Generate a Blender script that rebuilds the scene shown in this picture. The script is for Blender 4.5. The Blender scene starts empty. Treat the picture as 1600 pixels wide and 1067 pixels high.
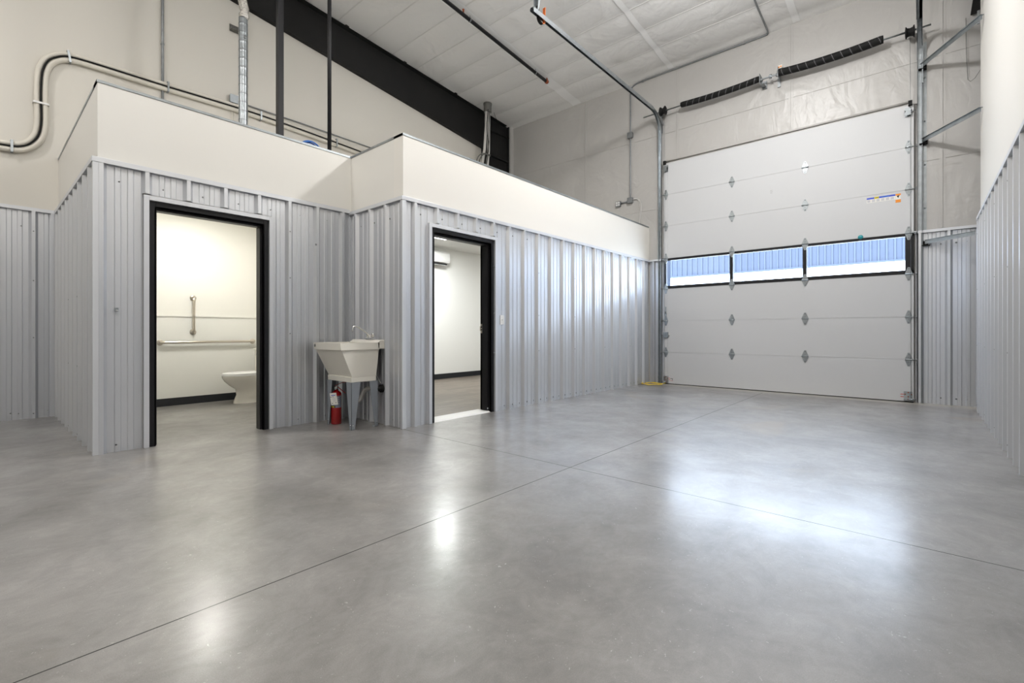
import bpy, bmesh, math, random
from math import pi, sin, cos, radians as R
from mathutils import Vector, Matrix
random.seed(7)
S = bpy.context.scene
COL = S.collection

# ------------------------------------------------------------------ camera
CAM_H = 1.025
YAW = math.atan(640/734)
cd = bpy.data.cameras.new('camera'); cam = bpy.data.objects.new('camera', cd); COL.objects.link(cam)
cam.location = (0, 0, CAM_H); cam.rotation_euler = (pi/2, 0, YAW)
cd.sensor_width = 36; cd.lens = 36*734/1600; cd.shift_y = -16/1600; cd.clip_start = .05; cd.clip_end = 300
S.camera = cam
# ------------------------------------------------------------------ view
S.view_settings.view_transform = 'Standard'; S.view_settings.look = 'None'
S.view_settings.gamma = 1; S.view_settings.use_curve_mapping = False
S.view_settings.exposure = 0.58
S.cycles.max_bounces = 10; S.cycles.diffuse_bounces = 6; S.cycles.glossy_bounces = 4
S.cycles.sample_clamp_indirect = 6; S.cycles.caustics_reflective = False; S.cycles.caustics_refractive = False
# ------------------------------------------------------------------ sky, sun, lights
W = bpy.data.worlds.new('sky'); S.world = W; W.use_nodes = True
bg = W.node_tree.nodes['Background']; bg.inputs[0].default_value = (.84, .90, 1, 1); bg.inputs[1].default_value = 15.5

def light(name, kind, loc, power, color=(1, 1, 1), rot=(0, 0, 0), **kw):
    l = bpy.data.lights.new(name, kind); l.energy = power; l.color = color
    for k, v in kw.items(): setattr(l, k, v)
    o = bpy.data.objects.new(name, l); COL.objects.link(o); o.location = loc; o.rotation_euler = rot
    return o
light('sun', 'SUN', (0, -5, 20), 15.0, (1, .97, .92), (R(38), 0, R(8)), angle=R(.6))
WARM = (1, .965, .925)
for (x, y, z, p, q, c) in ((-1.7, 5.6, 5.75, 75, 115, (1, .985, .97)), (-1.9, 0.6, 6.2, 65, 45, WARM), (-5.6, -2.0, 6.0, 50, 20, WARM),
                           (-1.9, -4.2, 6.3, 55, 30, WARM), (-5.6, -6.5, 6.8, 25, 15, WARM)):
    light('high_bay_light', 'AREA', (x, y, z), p, c, shape='DISK', size=.42)
    light('ceiling_fill', 'POINT', (x, y, z-.02), q, c, shadow_soft_size=.22)  # unseen point fill added at each high bay to lift the ceiling
# daylight portal in the window band of the overhead door
pl = light('window_daylight_portal', 'AREA', (-1.94, 8.99, 2.14), 1, (1, 1, 1), (R(-90), 0, 0), shape='RECTANGLE', size=3.6, size_y=.6)
pl.data.cycles.is_portal = True

# ------------------------------------------------------------------ materials
def mat(name, color, rough=.5, metal=0, spec=.5, bump=None, noise=None, coat=0, emit=None):
    m = bpy.data.materials.new(name); m.use_nodes = True; nt = m.node_tree; b = nt.nodes['Principled BSDF']
    b.inputs['Base Color'].default_value = (*color, 1); b.inputs['Roughness'].default_value = rough
    b.inputs['Metallic'].default_value = metal; b.inputs['Specular IOR Level'].default_value = spec
    b.inputs['Coat Weight'].default_value = coat
    tc = nt.nodes.new('ShaderNodeTexCoord')
    if noise:   # (scale, amount, stretch)
        n = nt.nodes.new('ShaderNodeTexNoise'); mp = nt.nodes.new('ShaderNodeMapping')
        n.inputs['Scale'].default_value = noise[0]; n.inputs['Detail'].default_value = 5
        if len(noise) > 2: mp.inputs['Scale'].default_value = noise[2]
        r = nt.nodes.new('ShaderNodeValToRGB'); a = noise[1]
        r.color_ramp.elements[0].position = .3; r.color_ramp.elements[1].position = .7
        r.color_ramp.elements[0].color = (*[c*(1-a) for c in color], 1); r.color_ramp.elements[1].color = (*[min(1, c*(1+a)) for c in color], 1)
        nt.links.new(tc.outputs['Object'], mp.inputs[0]); nt.links.new(mp.outputs[0], n.inputs[0])
        nt.links.new(n.outputs[0], r.inputs[0]); nt.links.new(r.outputs[0], b.inputs['Base Color'])
    if bump:    # (scale, strength, distance, stretch)
        n = nt.nodes.new('ShaderNodeTexNoise'); mp = nt.nodes.new('ShaderNodeMapping'); bp = nt.nodes.new('ShaderNodeBump')
        n.inputs['Scale'].default_value = bump[0]; n.inputs['Detail'].default_value = 4
        if len(bump) > 3: mp.inputs['Scale'].default_value = bump[3]
        bp.inputs['Strength'].default_value = bump[1]; bp.inputs['Distance'].default_value = bump[2]
        nt.links.new(tc.outputs['Object'], mp.inputs[0]); nt.links.new(mp.outputs[0], n.inputs[0])
        nt.links.new(n.outputs[0], bp.inputs['Height']); nt.links.new(bp.outputs[0], b.inputs['Normal'])
    if emit:
        b.inputs['Emission Color'].default_value = (*emit[0], 1); b.inputs['Emission Strength'].default_value = emit[1]
    return m

M = {}
M['silver'] = mat('silver_paint', (.66, .678, .71), .36, .70, .5)
M['silver_trim'] = mat('silver_trim', (.68, .70, .735), .38, .4)
M['cream'] = mat('cream_drywall', (.78, .768, .73), .42, 0, .4, bump=(40, .05, .002))
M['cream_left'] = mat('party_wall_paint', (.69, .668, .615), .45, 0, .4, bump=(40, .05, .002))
M['cream2'] = mat('white_drywall', (.80, .78, .735), .38, 0, .45, bump=(40, .05, .002))
M['room'] = mat('room_paint', (.86, .85, .80), .5, 0, .4)
M['officepaint'] = mat('office_paint', (.84, .84, .82), .5, 0, .4)
M['frp'] = mat('wall_liner', (.84, .84, .80), .3, 0, .5)
M['galv'] = mat('galvanised_steel', (.36, .39, .41), .32, .85, .5, noise=(14, .12))
M['galvd'] = mat('dull_galvanised_steel', (.27, .285, .295), .45, .7, .5, noise=(14, .12))
M['black'] = mat('black_steel_paint', (.009, .009, .011), .42, 0, .35)
M['beam'] = mat('charcoal_primer', (.010, .010, .010), .6, 0, .3, noise=(3, .2))
M['rubber'] = mat('black_rubber', (.008, .008, .008), .7, 0, .25)
M['door'] = mat('white_door_panel', (.595, .605, .62), .5, 0, .35, bump=(25, .08, .002))
M['white'] = mat('white_plastic', (.78, .78, .77), .3)
M['porcelain'] = mat('porcelain', (.84, .82, .76), .12, coat=.4)
M['sink'] = mat('moulded_tub_plastic', (.85, .83, .76), .45, noise=(3, .03))
M['sinkleg'] = mat('grey_enamel_leg', (.30, .33, .37), .4, .2)
M['chrome'] = mat('chrome', (.75, .75, .75), .12, 1)
M['nickel'] = mat('brushed_nickel', (.62, .57, .50), .28, 1)
M['red'] = mat('red_enamel', (.33, .006, .008), .25, coat=.5)
M['redd'] = mat('red_label_ink', (.55, .05, .03), .5)
M['yellow'] = mat('yellow_plastic', (.75, .55, .05), .4)
M['yellowl'] = mat('yellow_ink', (.85, .70, .02), .5)
M['blue'] = mat('blue_plastic', (.03, .16, .55), .35)
M['bluei'] = mat('blue_ink', (.03, .07, .55), .5)
M['orange'] = mat('orange_ink', (.80, .27, .02), .5)
M['orangep'] = mat('orange_plastic', (.85, .22, .05), .5)
M['paper'] = mat('paper', (.80, .79, .75), .7)
M['greyl'] = mat('grey_ink', (.56, .57, .6), .6)
M['greylabel'] = mat('blue_grey_label', (.22, .24, .32), .35)
M['stripe'] = mat('grey_spring_stripe', (.10, .10, .105), .6)
M['pvc'] = mat('white_pipe_insulation', (.72, .69, .62), .55, bump=(20, .2, .004))
M['pvcg'] = mat('grey_white_pipe', (.62, .61, .59), .4)
M['boot'] = mat('grey_rubber_boot', (.13, .13, .12), .6)
M['copper'] = mat('reddish_copper', (.35, .10, .05), .4, .6)
M['teal'] = mat('teal_plastic', (.02, .28, .33), .4)
M['foil'] = mat('crinkled_foil', (.72, .70, .66), .25, .95, bump=(45, .9, .02))
M['dark'] = mat('dark_void', (.01, .01, .01), .8)
M['facade_blue'] = mat('blue_grey_siding', (.033, .041, .059), .8, 0, .03)
M['facade_white'] = mat('white_siding', (.62, .66, .72), .8, 0, .1)
M['ground_out'] = mat('outdoor_concrete', (.50, .50, .48), .85, noise=(.6, .12))
M['led'] = mat('lit_diffuser', (.9, .9, .9), .4, emit=((1, .98, .94), 4))
M['baseb'] = mat('black_vinyl_base', (.012, .014, .018), .5)

# vinyl faced insulation: soft wrinkles
def vinyl(name, color, axis):
    m = mat(name, color, .36, 0, .45); nt = m.node_tree; b = nt.nodes['Principled BSDF']
    tc = nt.nodes.new('ShaderNodeTexCoord')
    def nz(scale, st, det=6, dist=0):
        mp = nt.nodes.new('ShaderNodeMapping'); n = nt.nodes.new('ShaderNodeTexNoise'); mp.inputs['Scale'].default_value = st
        n.inputs['Scale'].default_value = scale; n.inputs['Detail'].default_value = det; n.inputs['Distortion'].default_value = dist
        nt.links.new(tc.outputs['Object'], mp.inputs[0]); nt.links.new(mp.outputs[0], n.inputs[0]); return n
    a = nz(1.6, (1, 1, 1), 3, .8); c = nz(5, (1, 1, .35) if axis == 'wall' else (1, .4, 1), 5, 1.2)
    mx = nt.nodes.new('ShaderNodeMath'); mx.operation = 'MULTIPLY_ADD'; mx.inputs[1].default_value = .3
    nt.links.new(c.outputs[0], mx.inputs[0]); nt.links.new(a.outputs[0], mx.inputs[2])
    bp = nt.nodes.new('ShaderNodeBump'); bp.inputs['Strength'].default_value = .6; bp.inputs['Distance'].default_value = .06
    nt.links.new(mx.outputs[0], bp.inputs['Height'])
    g = nz(140, (1, 1, 1), 1); bp2 = nt.nodes.new('ShaderNodeBump'); bp2.inputs['Strength'].default_value = .06; bp2.inputs['Distance'].default_value = .003
    nt.links.new(g.outputs[0], bp2.inputs['Height']); nt.links.new(bp.outputs[0], bp2.inputs['Normal'])
    nt.links.new(bp2.outputs[0], b.inputs['Normal'])
    return m
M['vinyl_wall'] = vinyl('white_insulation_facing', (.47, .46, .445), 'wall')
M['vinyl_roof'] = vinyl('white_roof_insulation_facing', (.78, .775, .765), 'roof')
M['crease_shade'] = mat('crease_shade_grey', (.70, .69, .68), .5)  # greyer tone that puts the shading of the ceiling creases into colour
M['tape'] = mat('insulation_seam_tape', (.88, .88, .88), .4, bump=(6, .3, .01))

def floor_mat():
    m = mat('polished_concrete', (.4, .4, .4), .25); nt = m.node_tree; N = nt.nodes; L = nt.links; b = N['Principled BSDF']
    tc = N.new('ShaderNodeTexCoord')
    def noise(scale, det=6, rough=.6, dist=0.0, st=(1, 1, 1)):
        mp = N.new('ShaderNodeMapping'); mp.inputs['Scale'].default_value = st
        n = N.new('ShaderNodeTexNoise'); n.inputs['Scale'].default_value = scale; n.inputs['Detail'].default_value = det
        n.inputs['Roughness'].default_value = rough; n.inputs['Distortion'].default_value = dist
        L.new(tc.outputs['Object'], mp.inputs[0]); L.new(mp.outputs[0], n.inputs[0]); return n.outputs[0]
    def ramp(src, p0, c0, p1, c1):
        r = N.new('ShaderNodeValToRGB'); e = r.color_ramp.elements
        e[0].position = p0; e[0].color = (*c0, 1) if isinstance(c0, tuple) else (c0, c0, c0, 1)
        e[1].position = p1; e[1].color = (*c1, 1) if isinstance(c1, tuple) else (c1, c1, c1, 1)
        L.new(src, r.inputs[0]); return r.outputs[0]
    def mix(a, c, f, mode='MIX'):
        x = N.new('ShaderNodeMix'); x.data_type = 'RGBA'; x.blend_type = mode
        for s, v in ((x.inputs[0], f), (x.inputs[6], a), (x.inputs[7], c)):
            if isinstance(v, (float, int)): s.default_value = v
            elif isinstance(v, tuple): s.default_value = (*v, 1)
            else: L.new(v, s)
        return x.outputs[2]
    base = ramp(noise(.9, 8, .62, .4), .32, (.135, .127, .120), .70, (.262, .252, .242))
    clouds = ramp(noise(3.2, 8, .7, .8), .35, .82, .68, 1.16)
    c = mix(base, clouds, 1.0, 'MULTIPLY')
    swirl = ramp(noise(14, 5, .7, 1.5, (1, .6, 1)), .40, .93, .62, 1.06)
    c = mix(c, swirl, 1.0, 'MULTIPLY')
    fine = ramp(noise(260, 2, .6), .35, .9, .65, 1.08)
    c = mix(c, fine, 1.0, 'MULTIPLY')
    stain = ramp(noise(.55, 3, .5, 1.2, (1, 1, 1)), .62, 0.0, .74, 1.0)
    c = mix(c, (.23, .20, .165), stain)
    # pale specks and scratches
    sp = ramp(noise(38, 2, .5, 2.5), .715, 0.0, .735, 1.0)
    c = mix(c, (.36, .35, .33), sp)
    # saw cut joints (x = -1.995 and y = 2.955)
    sx = N.new('ShaderNodeSeparateXYZ'); L.new(tc.outputs['Object'], sx.inputs[0])
    def line(out, v, w, guard=None):
        a = N.new('ShaderNodeMath'); a.operation = 'SUBTRACT'; L.new(out, a.inputs[0]); a.inputs[1].default_value = v
        d = N.new('ShaderNodeMath'); d.operation = 'ABSOLUTE'; L.new(a.outputs[0], d.inputs[0])
        l = N.new('ShaderNodeMath'); l.operation = 'LESS_THAN'; L.new(d.outputs[0], l.inputs[0]); l.inputs[1].default_value = w
        return l.outputs[0]
    jx = line(sx.outputs[0], -1.995, .0032); jy = line(sx.outputs[1], 2.955, .0032)
    mm = N.new('ShaderNodeMath'); mm.operation = 'MAXIMUM'; L.new(jx, mm.inputs[0]); L.new(jy, mm.inputs[1])
    c = mix(c, (.018, .017, .016), mm.outputs[0])
    # unpolished dusty border against the door wall and the office front
    g = N.new('ShaderNodeMath'); g.operation = 'GREATER_THAN'; L.new(sx.outputs[1], g.inputs[0]); g.inputs[1].default_value = 8.62
    c = mix(c, (.36, .34, .31), g.outputs[0])
    L.new(c, b.inputs['Base Color'])
    rg = ramp(noise(2.4, 7, .65, .6), .3, .34, .72, .50)
    rr = mix(rg, .75 if False else (.6, .6, .6), g.outputs[0]); rr = mix(rr, (.9, .9, .9), mm.outputs[0])
    L.new(rr, b.inputs['Roughness'])
    b.inputs['Specular IOR Level'].default_value = .8; b.inputs['Coat Weight'].default_value = .42; b.inputs['Coat Roughness'].default_value = .21
    bp = N.new('ShaderNodeBump'); bp.inputs['Strength'].default_value = .05; bp.inputs['Distance'].default_value = .002
    L.new(noise(30, 5, .6), bp.inputs['Height']); L.new(bp.outputs[0], b.inputs['Normal'])
    return m
M['floor'] = floor_mat()

def plank_mat():
    m = mat('vinyl_plank', (.3, .25, .2), .45); nt = m.node_tree; N = nt.nodes; L = nt.links; b = N['Principled BSDF']
    tc = N.new('ShaderNodeTexCoord'); mp = N.new('ShaderNodeMapping'); mp.inputs['Rotation'].default_value = (0, 0, R(90))
    br = N.new('ShaderNodeTexBrick'); L.new(tc.outputs['Object'], mp.inputs[0]); L.new(mp.outputs[0], br.inputs[0])
    br.inputs['Scale'].default_value = 1; br.inputs['Brick Width'].default_value = 1.2; br.inputs['Row Height'].default_value = .15
    br.inputs['Mortar Size'].default_value = .002; br.inputs['Color1'].default_value = (.20, .165, .135, 1); br.inputs['Color2'].default_value = (.14, .115, .093, 1)
    br.inputs['Mortar'].default_value = (.06, .05, .04, 1)
    n = N.new('ShaderNodeTexNoise'); m2 = N.new('ShaderNodeMapping'); m2.inputs['Scale'].default_value = (14, 1.2, 1); n.inputs['Scale'].default_value = 3; n.inputs['Detail'].default_value = 6
    L.new(tc.outputs['Object'], m2.inputs[0]); L.new(m2.outputs[0], n.inputs[0])
    r = N.new('ShaderNodeValToRGB'); r.color_ramp.elements[0].color = (.7, .7, .7, 1); r.color_ramp.elements[1].color = (1.25, 1.25, 1.25, 1)
    r.color_ramp.elements[0].position = .3; r.color_ramp.elements[1].position = .7
    L.new(n.outputs[0], r.inputs[0]); x = N.new('ShaderNodeMix'); x.data_type = 'RGBA'; x.blend_type = 'MULTIPLY'; x.inputs[0].default_value = 1
    L.new(br.outputs[0], x.inputs[6]); L.new(r.outputs[0], x.inputs[7]); L.new(x.outputs[2], b.inputs['Base Color'])
    return m
M['plank'] = plank_mat()

def glass_mat():
    m = bpy.data.materials.new('window_glass'); m.use_nodes = True; nt = m.node_tree; N = nt.nodes; L = nt.links
    N.remove(N['Principled BSDF']); t = N.new('ShaderNodeBsdfTransparent'); t.inputs[0].default_value = (.90, .95, 1, 1)
    g = N.new('ShaderNodeBsdfGlossy'); g.inputs['Roughness'].default_value = .03
    x = N.new('ShaderNodeMixShader'); x.inputs[0].default_value = .06
    L.new(t.outputs[0], x.inputs[1]); L.new(g.outputs[0], x.inputs[2]); L.new(x.outputs[0], N['Material Output'].inputs[0])
    return m
M['glass'] = glass_mat()

# ------------------------------------------------------------------ mesh helpers
class MB:
    """collects shapes in world coordinates, then links them as ONE mesh object"""
    def __init__(s): s.v = []; s.f = []; s.m = []; s.sm = []
    def add(s, vs, fs, mi=0, smooth=False):
        o = len(s.v); s.v += [tuple(v) for v in vs]
        for f in fs: s.f.append([i+o for i in f]); s.m.append(mi); s.sm.append(smooth)
        return s
    def box(s, x0, x1, y0, y1, z0, z1, mi=0):
        x0, x1 = min(x0, x1), max(x0, x1); y0, y1 = min(y0, y1), max(y0, y1); z0, z1 = min(z0, z1), max(z0, z1)
        return s.add([(x, y, z) for z in (z0, z1) for y in (y0, y1) for x in (x0, x1)],
                     [(0, 2, 3, 1), (4, 5, 7, 6), (0, 1, 5, 4), (2, 6, 7, 3), (0, 4, 6, 2), (1, 3, 7, 5)], mi)
    def obox(s, a, b, w, h, up=(0, 0, 1), mi=0):
        """box bar from a to b, width w (sideways) and height h (towards up)"""
        a = Vector(a); b = Vector(b); d = (b-a).normalized(); u = Vector(up); sx = d.cross(u).normalized(); u = sx.cross(d).normalized()
        vs = [p+sx*(i*w/2)+u*(j*h/2) for p in (a, b) for j in (-1, 1) for i in (-1, 1)]
        return s.add(vs, [(0, 2, 3, 1), (4, 5, 7, 6), (0, 1, 5, 4), (2, 6, 7, 3), (0, 4, 6, 2), (1, 3, 7, 5)], mi)
    def tube(s, pts, r, n=12, mi=0, caps=True, smooth=True, matf=None):
        pts = [Vector(p) for p in pts]; rs = r if isinstance(r, (list, tuple)) else [r]*len(pts)
        d0 = (pts[1]-pts[0]).normalized(); u = Vector((0, 0, 1)) if abs(d0.z) < .9 else Vector((1, 0, 0))
        u = (u-d0*u.dot(d0)).normalized(); vs = []
        for i, p in enumerate(pts):
            d = (pts[min(i+1, len(pts)-1)]-pts[max(i-1, 0)]).normalized()
            u = (u-d*u.dot(d)).normalized(); w = d.cross(u)
            for k in range(n):
                a = 2*pi*k/n; vs.append(p+(u*cos(a)+w*sin(a))*rs[i])
        o = len(s.v); s.v += [tuple(v) for v in vs]
        for i in range(len(pts)-1):
            for k in range(n):
                k2 = (k+1) % n
                s.f.append([o+i*n+k, o+i*n+k2, o+(i+1)*n+k2, o+(i+1)*n+k]); s.m.append(matf(i, k) if matf else mi); s.sm.append(smooth)
        if caps:
            s.f.append([o+k for k in range(n)][::-1]); s.m.append(mi); s.sm.append(False)
            s.f.append([o+(len(pts)-1)*n+k for k in range(n)]); s.m.append(mi); s.sm.append(False)
        return s
    def lathe(s, prof, c=(0, 0, 0), n=24, mi=0, sx=1, sy=1, axis='z', smooth=True):
        """prof: list of (radius, height)"""
        vs = []
        for r, h in prof:
            for k in range(n):
                a = 2*pi*k/n; x, y, z = r*cos(a)*sx, r*sin(a)*sy, h
                if axis == 'x': x, y, z = z, x, y
                if axis == 'y': x, y, z = y, z, x
                vs.append((c[0]+x, c[1]+y, c[2]+z))
        fs = []
        for i in range(len(prof)-1):
            for k in range(n): fs.append((i*n+k, i*n+(k+1) % n, (i+1)*n+(k+1) % n, (i+1)*n+k))
        fs.append(tuple(range(n))[::-1]); fs.append(tuple((len(prof)-1)*n+k for k in range(n)))
        return s.add(vs, fs, mi, smooth)
    def prism(s, poly, axis, a, b, mi=0):
        """extrude a 2D polygon along axis from a to b; poly coords are the other two axes in order"""
        n = len(poly)
        def P(u, v, t): return {'x': (t, u, v), 'y': (u, t, v), 'z': (u, v, t)}[axis]
        vs = [P(u, v, a) for u, v in poly]+[P(u, v, b) for u, v in poly]
        return s.add(vs, [tuple(range(n))[::-1], tuple(range(n, 2*n))]+[(i, (i+1) % n, n+(i+1) % n, n+i) for i in range(n)], mi)
    def build(s, name, mats, parent=None, bevel=0, seg=2):
        me = bpy.data.meshes.new(name)
        off = Vector(parent_world(parent)) if parent else Vector((0, 0, 0))
        me.from_pydata([tuple(Vector(v)-off) for v in s.v], [], s.f)
        for m in (mats if isinstance(mats, (list, tuple)) else [mats]): me.materials.append(m)
        for p, mi, sm in zip(me.polygons, s.m, s.sm): p.material_index = mi; p.use_smooth = sm
        bm = bmesh.new(); bm.from_mesh(me); bmesh.ops.recalc_face_normals(bm, faces=bm.faces); bm.to_mesh(me); bm.free()
        me.update()
        o = bpy.data.objects.new(name, me); COL.objects.link(o)
        if parent: o.parent = parent
        if bevel:
            b = o.modifiers.new('bevel', 'BEVEL'); b.width = bevel; b.segments = seg; b.limit_method = 'ANGLE'; b.angle_limit = R(35)
        return o
def parent_world(o):
    v = Vector((0, 0, 0))
    while o: v += o.location; o = o.parent
    return v
def tag(o, label=None, cat=None, group=None, kind=None):
    if label: o['label'] = label
    if cat: o['category'] = cat
    if group: o['group'] = group
    if kind: o['kind'] = kind
    return o
def thing(name, loc, label, cat, group=None):
    o = bpy.data.objects.new(name, None); o.empty_display_size = .1; COL.objects.link(o); o.location = loc
    return tag(o, label, cat, group)
def dup(o, delta):
    """copy of a thing with its parts and sub-parts, moved by delta"""
    r = o.copy(); COL.objects.link(r); r.location = Vector(o.location)+Vector(delta)
    for ch in [c for c in bpy.data.objects if c.parent == o]:
        c = ch.copy(); COL.objects.link(c); c.parent = r
        for g in [q for q in bpy.data.objects if q.parent == ch]:
            d = g.copy(); COL.objects.link(d); d.parent = c
    return r
def struct(name, mb, mats, parent=None, bevel=0, label=None):
    o = mb.build(name, mats, parent, bevel)
    if not parent: tag(o, label, None, None, 'structure')
    return o
def sroot(name, loc, label=None):
    o = bpy.data.objects.new(name, None); COL.objects.link(o); o.location = loc; o.empty_display_size = .1
    return tag(o, label, None, None, 'structure')

DW = 8.93            # inner face of the overhead door wall
def ceil_z(y): return 6.13+(DW-y)/12

# ribbed steel panel. axis 'y': runs along y facing +x (or -x); axis 'x': runs along x facing -y
def ribbed(mb, axis, pan, out, a, b, tops, z0, z1, ztop_fn=None):
    """pan = coordinate of the flat pan, out = +1/-1 rib direction, tops = rib centre positions; ztops per position"""
    H, TB, TT = .036*out, .0400, .0150
    pts = []
    cs = sorted(tops)
    pitch = cs[1]-cs[0] if len(cs) > 1 else .307
    def minor(c):
        return [(c-.024, pan), (c-.017, pan+.006*out), (c+.017, pan+.006*out), (c+.024, pan)]
    for c in cs:
        pts += [(c-TB, pan), (c-TT, pan+H), (c+TT, pan+H), (c+TB, pan)]
        for q in (.36, .64): pts += minor(c+pitch*q)
    for q in (.36, .64): pts += minor(cs[0]-pitch*(1-q))
    pts.sort(key=lambda p: p[0])
    def clip(t0, t1):
        res = []
        for i in range(len(pts)-1):
            (p, u), (q, w) = pts[i], pts[i+1]
            if q <= t0 or p >= t1: continue
            lo, hi = max(p, t0), min(q, t1)
            f = lambda t: u+(w-u)*((t-p)/(q-p)) if q > p else u
            if not res or res[-1][0] < lo-1e-6: res.append((lo, f(lo)))
            res.append((hi, f(hi)))
        if not res: return [(t0, pan), (t1, pan)]
        if res[0][0] > t0+1e-4: res.insert(0, (t0, pan))
        if res[-1][0] < t1-1e-4: res.append((t1, pan))
        return res
    pr = clip(a, b)
    vs = []
    for t, u in pr:
        for z in (z0, z1): vs.append((u, t, z) if axis == 'y' else (t, u, z))
    # back sheet edge so that the panel has thickness
    fs = [(2*i, 2*i+2, 2*i+3, 2*i+1) for i in range(len(pr)-1)]
    mb.add(vs, fs, 0)
    mb.add([(v[0]-.0015*out, v[1], v[2]) if axis == 'y' else (v[0], v[1]-.0015*out, v[2]) for v in vs], [f[::-1] for f in fs], 0)
def screws(mb, axis, pan, out, pts):
    for t, z, onrib in pts:
        d = pan+(.032 if onrib else 0)*out
        c = (d, t, z) if axis == 'y' else (t, d, z)
        h = .006*out
        prof = [(.012, 0), (.012, .25*h), (.007, .3*h), (.007, h)]
        mb.lathe(prof, c, 8, 1, axis='x' if axis == 'y' else 'y')

# ================================================================== SETTING
fl = MB().box(-8.4, 1.0, -9.3, 9.12, -.15, 0)
struct('floor', fl, M['floor'], label='polished grey concrete floor with thin saw cut joints')
# office plank floor
struct('floor_office', MB().box(-7.95, -4.30, 3.15, 8.9, 0, .006), M['plank'], label='brown wood look plank floor inside the office')

# ceiling with pillowed insulation between purlins
cm = MB()
ys = []; y = -9.3
P0, PS = 8.20, .565
while y < 9.1: ys.append(y); y += .0565
ys.append(9.1)
xs = [-8.4+i*(9.4/40) for i in range(41)]
def sag(y): t = abs(sin(pi*(y-P0)/PS)); return -.030*(t**.5)
seams = (-5.82, -3.65, -1.55, .5, -8.0)
vs = []
for y in ys:
    for x in xs:
        vs.append((x, y, ceil_z(y)+sag(y)+.012))
n = len(xs)
cm.add(vs, [(j*n+i, j*n+i+1, (j+1)*n+i+1, (j+1)*n+i) for j in range(len(ys)-1) for i in range(n-1)], 0, True)
cm.add([(x, y, ceil_z(y)+.25) for y in (-9.3, 9.1) for x in (-8.4, 1.0)], [(0, 1, 3, 2)], 0)
ce = struct('ceiling', cm, M['vinyl_roof'], label='sloped ceiling of white vinyl faced insulation with soft purlin lines')
tp = MB()
for x in seams[:4]:
    w = .11 if x == -5.82 else .05
    k = [v for v in ys if v < 8.9]
    vs = []
    for y in k: vs += [(x-w, y, ceil_z(y)+sag(y)+.004), (x+w, y, ceil_z(y)+sag(y)+.004)]
    tp.add(vs, [(2*i, 2*i+1, 2*i+3, 2*i+2) for i in range(len(k)-1)], 0, True)
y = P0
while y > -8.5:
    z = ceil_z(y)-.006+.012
    tp.obox((-8.0, y, z-.004), (.6, y, z-.004), .020, .010, (0, 0, 1), 1); y -= PS  # thin grey strips painting in the shade line along each purlin
struct('seam_tape_and_crease_shade', tp, [M['tape'], M['crease_shade']], ce)

# ---- overhead door wall (back)
DX0, DX1, DZ = -3.77, -.12, 4.25
w = MB()
w.box(-8.1, DX0, DW, DW+.18, 0, 6.5); w.box(DX1, 1.1, DW, DW+.18, 0, 6.5); w.box(DX0, DX1, DW, DW+.18, DZ, 6.5)
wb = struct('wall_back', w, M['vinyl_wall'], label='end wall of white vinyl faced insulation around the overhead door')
v = MB()
for x in (-5.62, -3.56, -1.64, .22):
    z0 = 4.36 if DX0 < x < DX1 else (2.48 if x > 0 else 0)
    v.box(x-.004, x+.004, DW-.014, DW, z0, 6.12); v.box(x-.035, x+.035, DW-.005, DW, z0, 6.12)
for z in (3.45, 4.9):
    if z > 4.4: v.box(-7.8, .6, DW-.007, DW, z, z+.012)
    else: v.box(-7.8, DX0-.1, DW-.007, DW, z, z+.010); v.box(.0, .6, DW-.007, DW, z, z+.010)
struct('insulation_seam', v, M['vinyl_wall'], wb)
# folded header lap right above the door
v = MB(); v.tube([(DX0, DW-.012, 4.345), (-3.0, DW-.018, 4.35), (-1.9, DW-.015, 4.345), (DX1, DW-.01, 4.345)], .018, 10)
v.box(DX0-.06, DX1+.1, DW-.02, DW, 4.295, 4.315)
struct('header_fold', v, M['vinyl_wall'], wb)
struct('reveal_shade_sheet', MB().box(DX0, DX0+.006, DW+.01, DW+.18, 0, DZ).box(DX1-.006, DX1, DW+.01, DW+.18, 0, DZ), M['facade_blue'], wb)  # thin dark sheets added over the reveals to tone down the skylight there
pn = MB()
ribbed(pn, 'x', DW-.015, -1, DX1+.055, .56, [.0-.02, .285, .59], 0, 2.43)
ribbed(pn, 'x', DW-.015, -1, -4.10, DX0-.04, [-4.02, -3.72], 0, 2.41)
screws(pn, 'x', DW-.015, -1, [(x, z, False) for x in (.10, .20, .36, .47) for z in (.09, 2.25)]+[(-4.0, 2.2, False), (-3.93, .12, False)])
struct('wainscot_panel', pn, [M['silver'], M['galvd']], wb)
tr = MB(); tr.box(DX1+.03, .56, DW-.055, DW, 2.425, 2.462); tr.box(-4.10, DX0-.03, DW-.055, DW, 2.41, 2.445)
struct('cap_trim', tr, M['silver_trim'], wb)

# ---- right wall
XR = .565
w = MB().box(XR, XR+.15, -9.3, 8.42, 0, 8.0, 0)
wr = struct('wall_right', w, M['cream2'], label='tall right hand wall with off white drywall above ribbed silver panels')
pn = MB()
topsR = [8.29-.307*k for k in range(56)]
ribbed(pn, 'y', XR-.003, -1, -9.2, 8.42, topsR, 0, 2.44)
sc = []
for k, t in enumerate(topsR[:30]):
    if k % 3 == 0:
        for z in (.10, .85, 1.55, 2.25): sc.append((t, z, True))
    sc.append((t-.09, .06, False))
screws(pn, 'y', XR-.003, -1, sc)
struct('wainscot_panel', pn, [M['silver'], M['galvd']], wr)
tr = MB().box(XR-.04, XR, -9.2, 8.42, 2.435, 2.475); tr.box(XR-.036, XR+.15, 8.41, 8.425, 0, 2.45)
struct('cap_trim', tr, M['silver_trim'], wr)
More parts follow.
